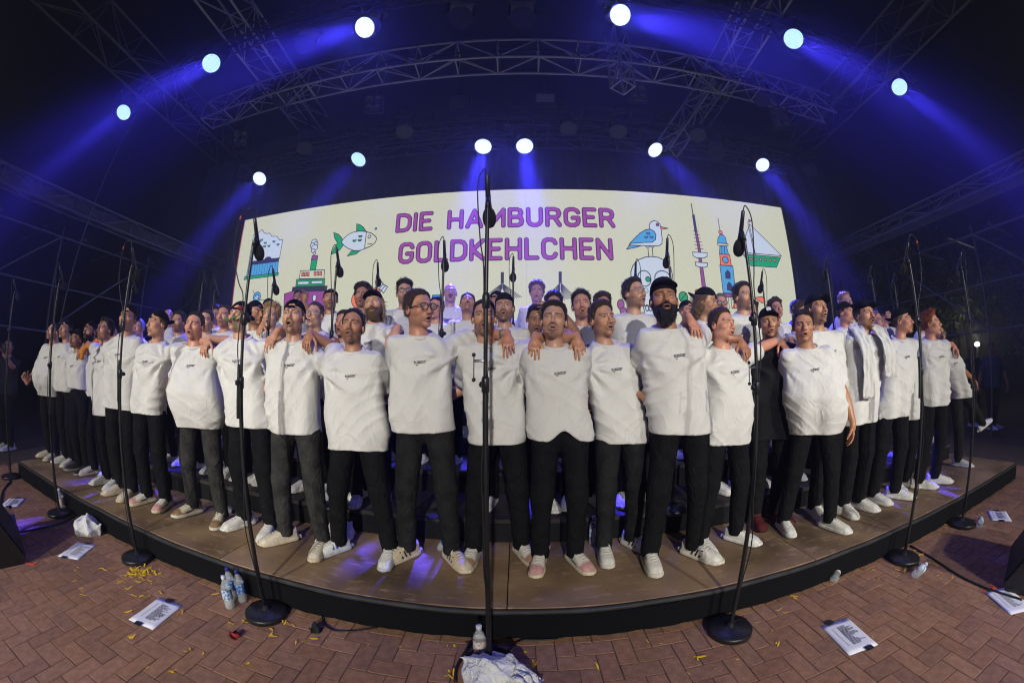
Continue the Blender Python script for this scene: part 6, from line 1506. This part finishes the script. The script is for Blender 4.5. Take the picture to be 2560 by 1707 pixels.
for k in range(5):
    mb = MB(); L = (.03, .045, .055, .025, .038)[k]; wv_ = (.008, .009, .014, .012, .006)[k]; n = 6
    for i in range(n + 1):
        t = i / n; ww = wv_ * math.sin(PI * min(1, t * .9 + .08)) ** .6; zz = .004 * math.sin(t * 4 + k) + .0045; mb.v += [((t - .5) * L, -ww / 2 + .004 * math.sin(t * 3 + k), zz), ((t - .5) * L, 0.004 * math.sin(t * 3 + k), zz + .003), ((t - .5) * L, ww / 2 + .004 * math.sin(t * 3 + k), zz)]
    mb.f = [f_ for i in range(n) for f_ in ((3 * i, 3 * i + 3, 3 * i + 4, 3 * i + 1), (3 * i + 1, 3 * i + 4, 3 * i + 5, 3 * i + 2))]
    me = mb.mesh('petal', True); me.materials.append(PETAL); pm.append(me)
PX = [(187, 1452), (208, 1470), (208, 1489), (183, 1494), (196, 1424), (262, 1426), (255, 1421), (298, 1452), (310, 1440), (293, 1463), (348, 1452), (376, 1462), (404, 1456), (314, 1474), (365, 1490), (372, 1490), (398, 1480), (405, 1486), (350, 1492), (364, 1494), (322, 1532), (330, 1588), (337, 1590), (450, 1540), (456, 1534), (468, 1627), (474, 1627), (506, 1632), (370, 1675), (428, 1681), (436, 1680), (572, 1504), (570, 1516), (544, 1485), (573, 1553), (606, 1554), (574, 1558), (720, 1553), (712, 1555), (686, 1573), (684, 1588), (692, 1590), (738, 1567), (785, 1594), (758, 1602), (618, 1661), (1118, 1616), (1137, 1619), (1165, 1628), (1238, 1630), (1288, 1632), (1305, 1632), (1318, 1632), (1332, 1654), (1120, 1684), (1130, 1690), (1500, 1660), (1622, 1600), (1746, 1641), (1748, 1645), (1845, 1642), (1944, 1610), (1957, 1527), (1893, 1551), (1935, 1578), (1940, 1613), (1992, 1494), (1995, 1492), (2184, 1427), (2197, 1446), (2250, 1424), (2252, 1424), (2262, 1423), (2324, 1406), (2340, 1408), (2346, 1400), (2354, 1442), (2385, 1437), (2380, 1440), (2287, 1374), (2303, 1386), (2446, 1284), (2452, 1282), (2440, 1288), (2366, 1312), (2455, 1300), (110, 1320), (128, 1316), (142, 1320), (330, 1411), (322, 1404), (352, 1438), (358, 1440), (380, 1430), (390, 1430), (395, 1434), (369, 1425), (360, 1428), (376, 1437), (352, 1428), (385, 1440), (400, 1426), (345, 1433)]
rr_ = random.Random(17)
for (u_, v_) in PX:
    for k in range(1 if rr_.random() < .6 else 2):
        p = on_floor(u_, v_); o = link('petal', pm[rr_.randrange(5)], None, loc=(p.x + rr_.gauss(0, .012), min(1.71, p.y + rr_.gauss(0, .012)), .0), rot=(rr_.uniform(-.1, .1), rr_.uniform(-.1, .1), rr_.uniform(0, 6.3)), scale=[rr_.uniform(.7, 1.25)] * 3)
        tag(o, 'torn yellow petal lying loose on the brick paving', 'petal', 'yellow petals strewn on the bricks')
for k in range(64):
    x = rr_.uniform(-4.2, 4.2) if k < 26 else rr_.gauss(-2.66, .07); y = rr_.uniform(1.05, 1.68) if k < 26 else rr_.gauss(1.5, .04); o = link('petal', pm[rr_.randrange(5)], None, loc=(x, y, 0), rot=(0, 0, rr_.uniform(0, 6.3)), scale=[rr_.uniform(.35, .7) * (1 if k < 26 else 2.2)] * 3)
    tag(o, 'torn yellow petal lying loose on the brick paving', 'petal', 'yellow petals strewn on the bricks')
_p = on_floor(590, 1592); crumple('rose_petal', 'single crushed dark red rose petal on the bricks', (_p.x, _p.y, 0), .022, .03, RED, 30)
_p = on_floor(791, 1575); crumple('foam_windshield', 'small black foam windshield dropped on the bricks by the skirt', (_p.x, min(_p.y, 1.69), 0), .026, .035, GRILLE, 31)

# ------------------------------------------------------------------ night surroundings beyond the stage ends
def bystander(k, x, y, h, label, **kw):
    PEOPLE[k] = dict(x=x, y=y, z=0.0, h=h, label=label, seed=90 + len(PEOPLE), group='onlookers in the dark', row=3, top='dark', logo=False, **kw); build_person(PEOPLE[k], PEOPLE)
NIGHTBLUE = mat('denim_blue_top', (.02, .045, .1), .85, bump=(200, .2)); NIGHTTOP = mat('dark_coat', (.01, .01, .012), .8)
bystander('n1', 9.9, 3.5, 1.8, 'onlooker in a blue denim jacket standing in the dark by the trees', yaw=-60, hy=-60, hair='short', hc='dark', skin='olive', topmat=NIGHTBLUE, mouth=.1, L='d', R='d')
bystander('n2', 10.2, 4.1, 1.78, 'onlooker in a dark coat beside the denim-jacket onlooker', yaw=-50, hy=-55, hair='short', hc='brown', skin='mid', topmat=NIGHTTOP, mouth=.1, L='d', R='d')
bystander('n3', -8.0, 2.15, 1.75, 'onlooker in a dark coat holding up a phone past the stage end', yaw=60, hy=60, hair='short', hc='dark', skin='mid', topmat=NIGHTTOP, mouth=.1, L='d', R=('t', (-7.66, 1.98, 1.5), (.1, 0, 1), (.6, -.7, 0), 'hook'))
ph_ = tag(empty('phone', (-7.62, 1.97, 1.6), 1.0), 'phone held up by the onlooker in the dark', 'phone'); MB().box((0, 0, 0), (.075, .009, .15), bev=.004).build('case', BLACKPAINT, ph_)
def tree(x, y, h, label, seed):
    rr_ = random.Random(seed); o = tag(empty('tree', (x, y, 0)), label, 'tree', 'trees behind the side wing')
    bark = mat('bark', (.05, .036, .025), .9, bump=(20, .8)); tk = MB(); tk.tube([(0, 0, 0), (.1, .05, h * .3), (-.05, .1, h * .6), (.05, 0, h * .85)], [.2, .16, .11, .04], 10)
    ends = []
    for k in range(14):
        t = rr_.uniform(.3, .85); a = rr_.uniform(0, 6.28); L = h * rr_.uniform(.2, .38); b = Vector((.05, .05, h * t)); e = b + Vector((math.cos(a) * L, math.sin(a) * L, L * rr_.uniform(.3, .8))); tk.tube([b, (b + e) / 2 + Vector((0, 0, .1)), e], [.06, .04, .015], 6); ends += [e, (b + e) / 2]
    tk.build('trunk', bark, o, True)
    n = 5200; C_ = np.array([tuple(ends[rr_.randrange(len(ends))]) for _ in range(n)], np.float32); g = np.random.default_rng(seed); C_ += g.normal(0, h * .075, (n, 3)); s_ = g.uniform(.06, .12, (n, 1)); a_ = g.normal(0, 1, (n, 3)); a_ /= np.linalg.norm(a_, axis=1, keepdims=True); b_ = np.cross(a_, g.normal(0, 1, (n, 3))); b_ /= np.linalg.norm(b_, axis=1, keepdims=True)
    V = np.stack([C_ - a_ * s_, C_ + b_ * s_ * .45, C_ + a_ * s_, C_ - b_ * s_ * .45], 1).reshape(-1, 3); link('crown', make_mesh('crown', V, np.arange(4 * n).reshape(-1, 4), False), mat('night_leaves', (.07, .11, .025), .6, noise=(3, .4)), o)
tree(15.5, 6.6, 6.0, 'leafy tree lit by the white lamp beyond the scaffold', 3)
tree(17.5, 4.6, 5.2, 'darker leafy tree beside the lamp-lit one', 5)
tree(14.5, 9.5, 5.5, 'dim tree standing behind the end of the risers', 8)
lp = tag(empty('street_lamp', (14.3, 5.55, 0)), 'slim street lamp with a bright white head among the trees', 'lamp'); MB().cyl((0, 0, 0), (0, 0, 1.85), .04, .03, 8).build('post', DARKSTEEL, lp, True); MB().lathe([(.03, 1.85), (.09, 1.88), (.09, 1.96), (.03, 2.0)], n=12).build('lamp_head', mat('lamp_glow', (.1, .1, .1), .5, emit=(1, .95, .8), strength=4), lp, True)
_ll = bpy.data.lights.new('lamp_light', 'POINT'); _ll.energy = 18; _ll.color = (1, .95, .7); _ll.shadow_soft_size = .1; _lo = bpy.data.objects.new('lamp_light', _ll); COL.objects.link(_lo); _lo.parent = lp; _lo.location = (0, 0, 2.15)
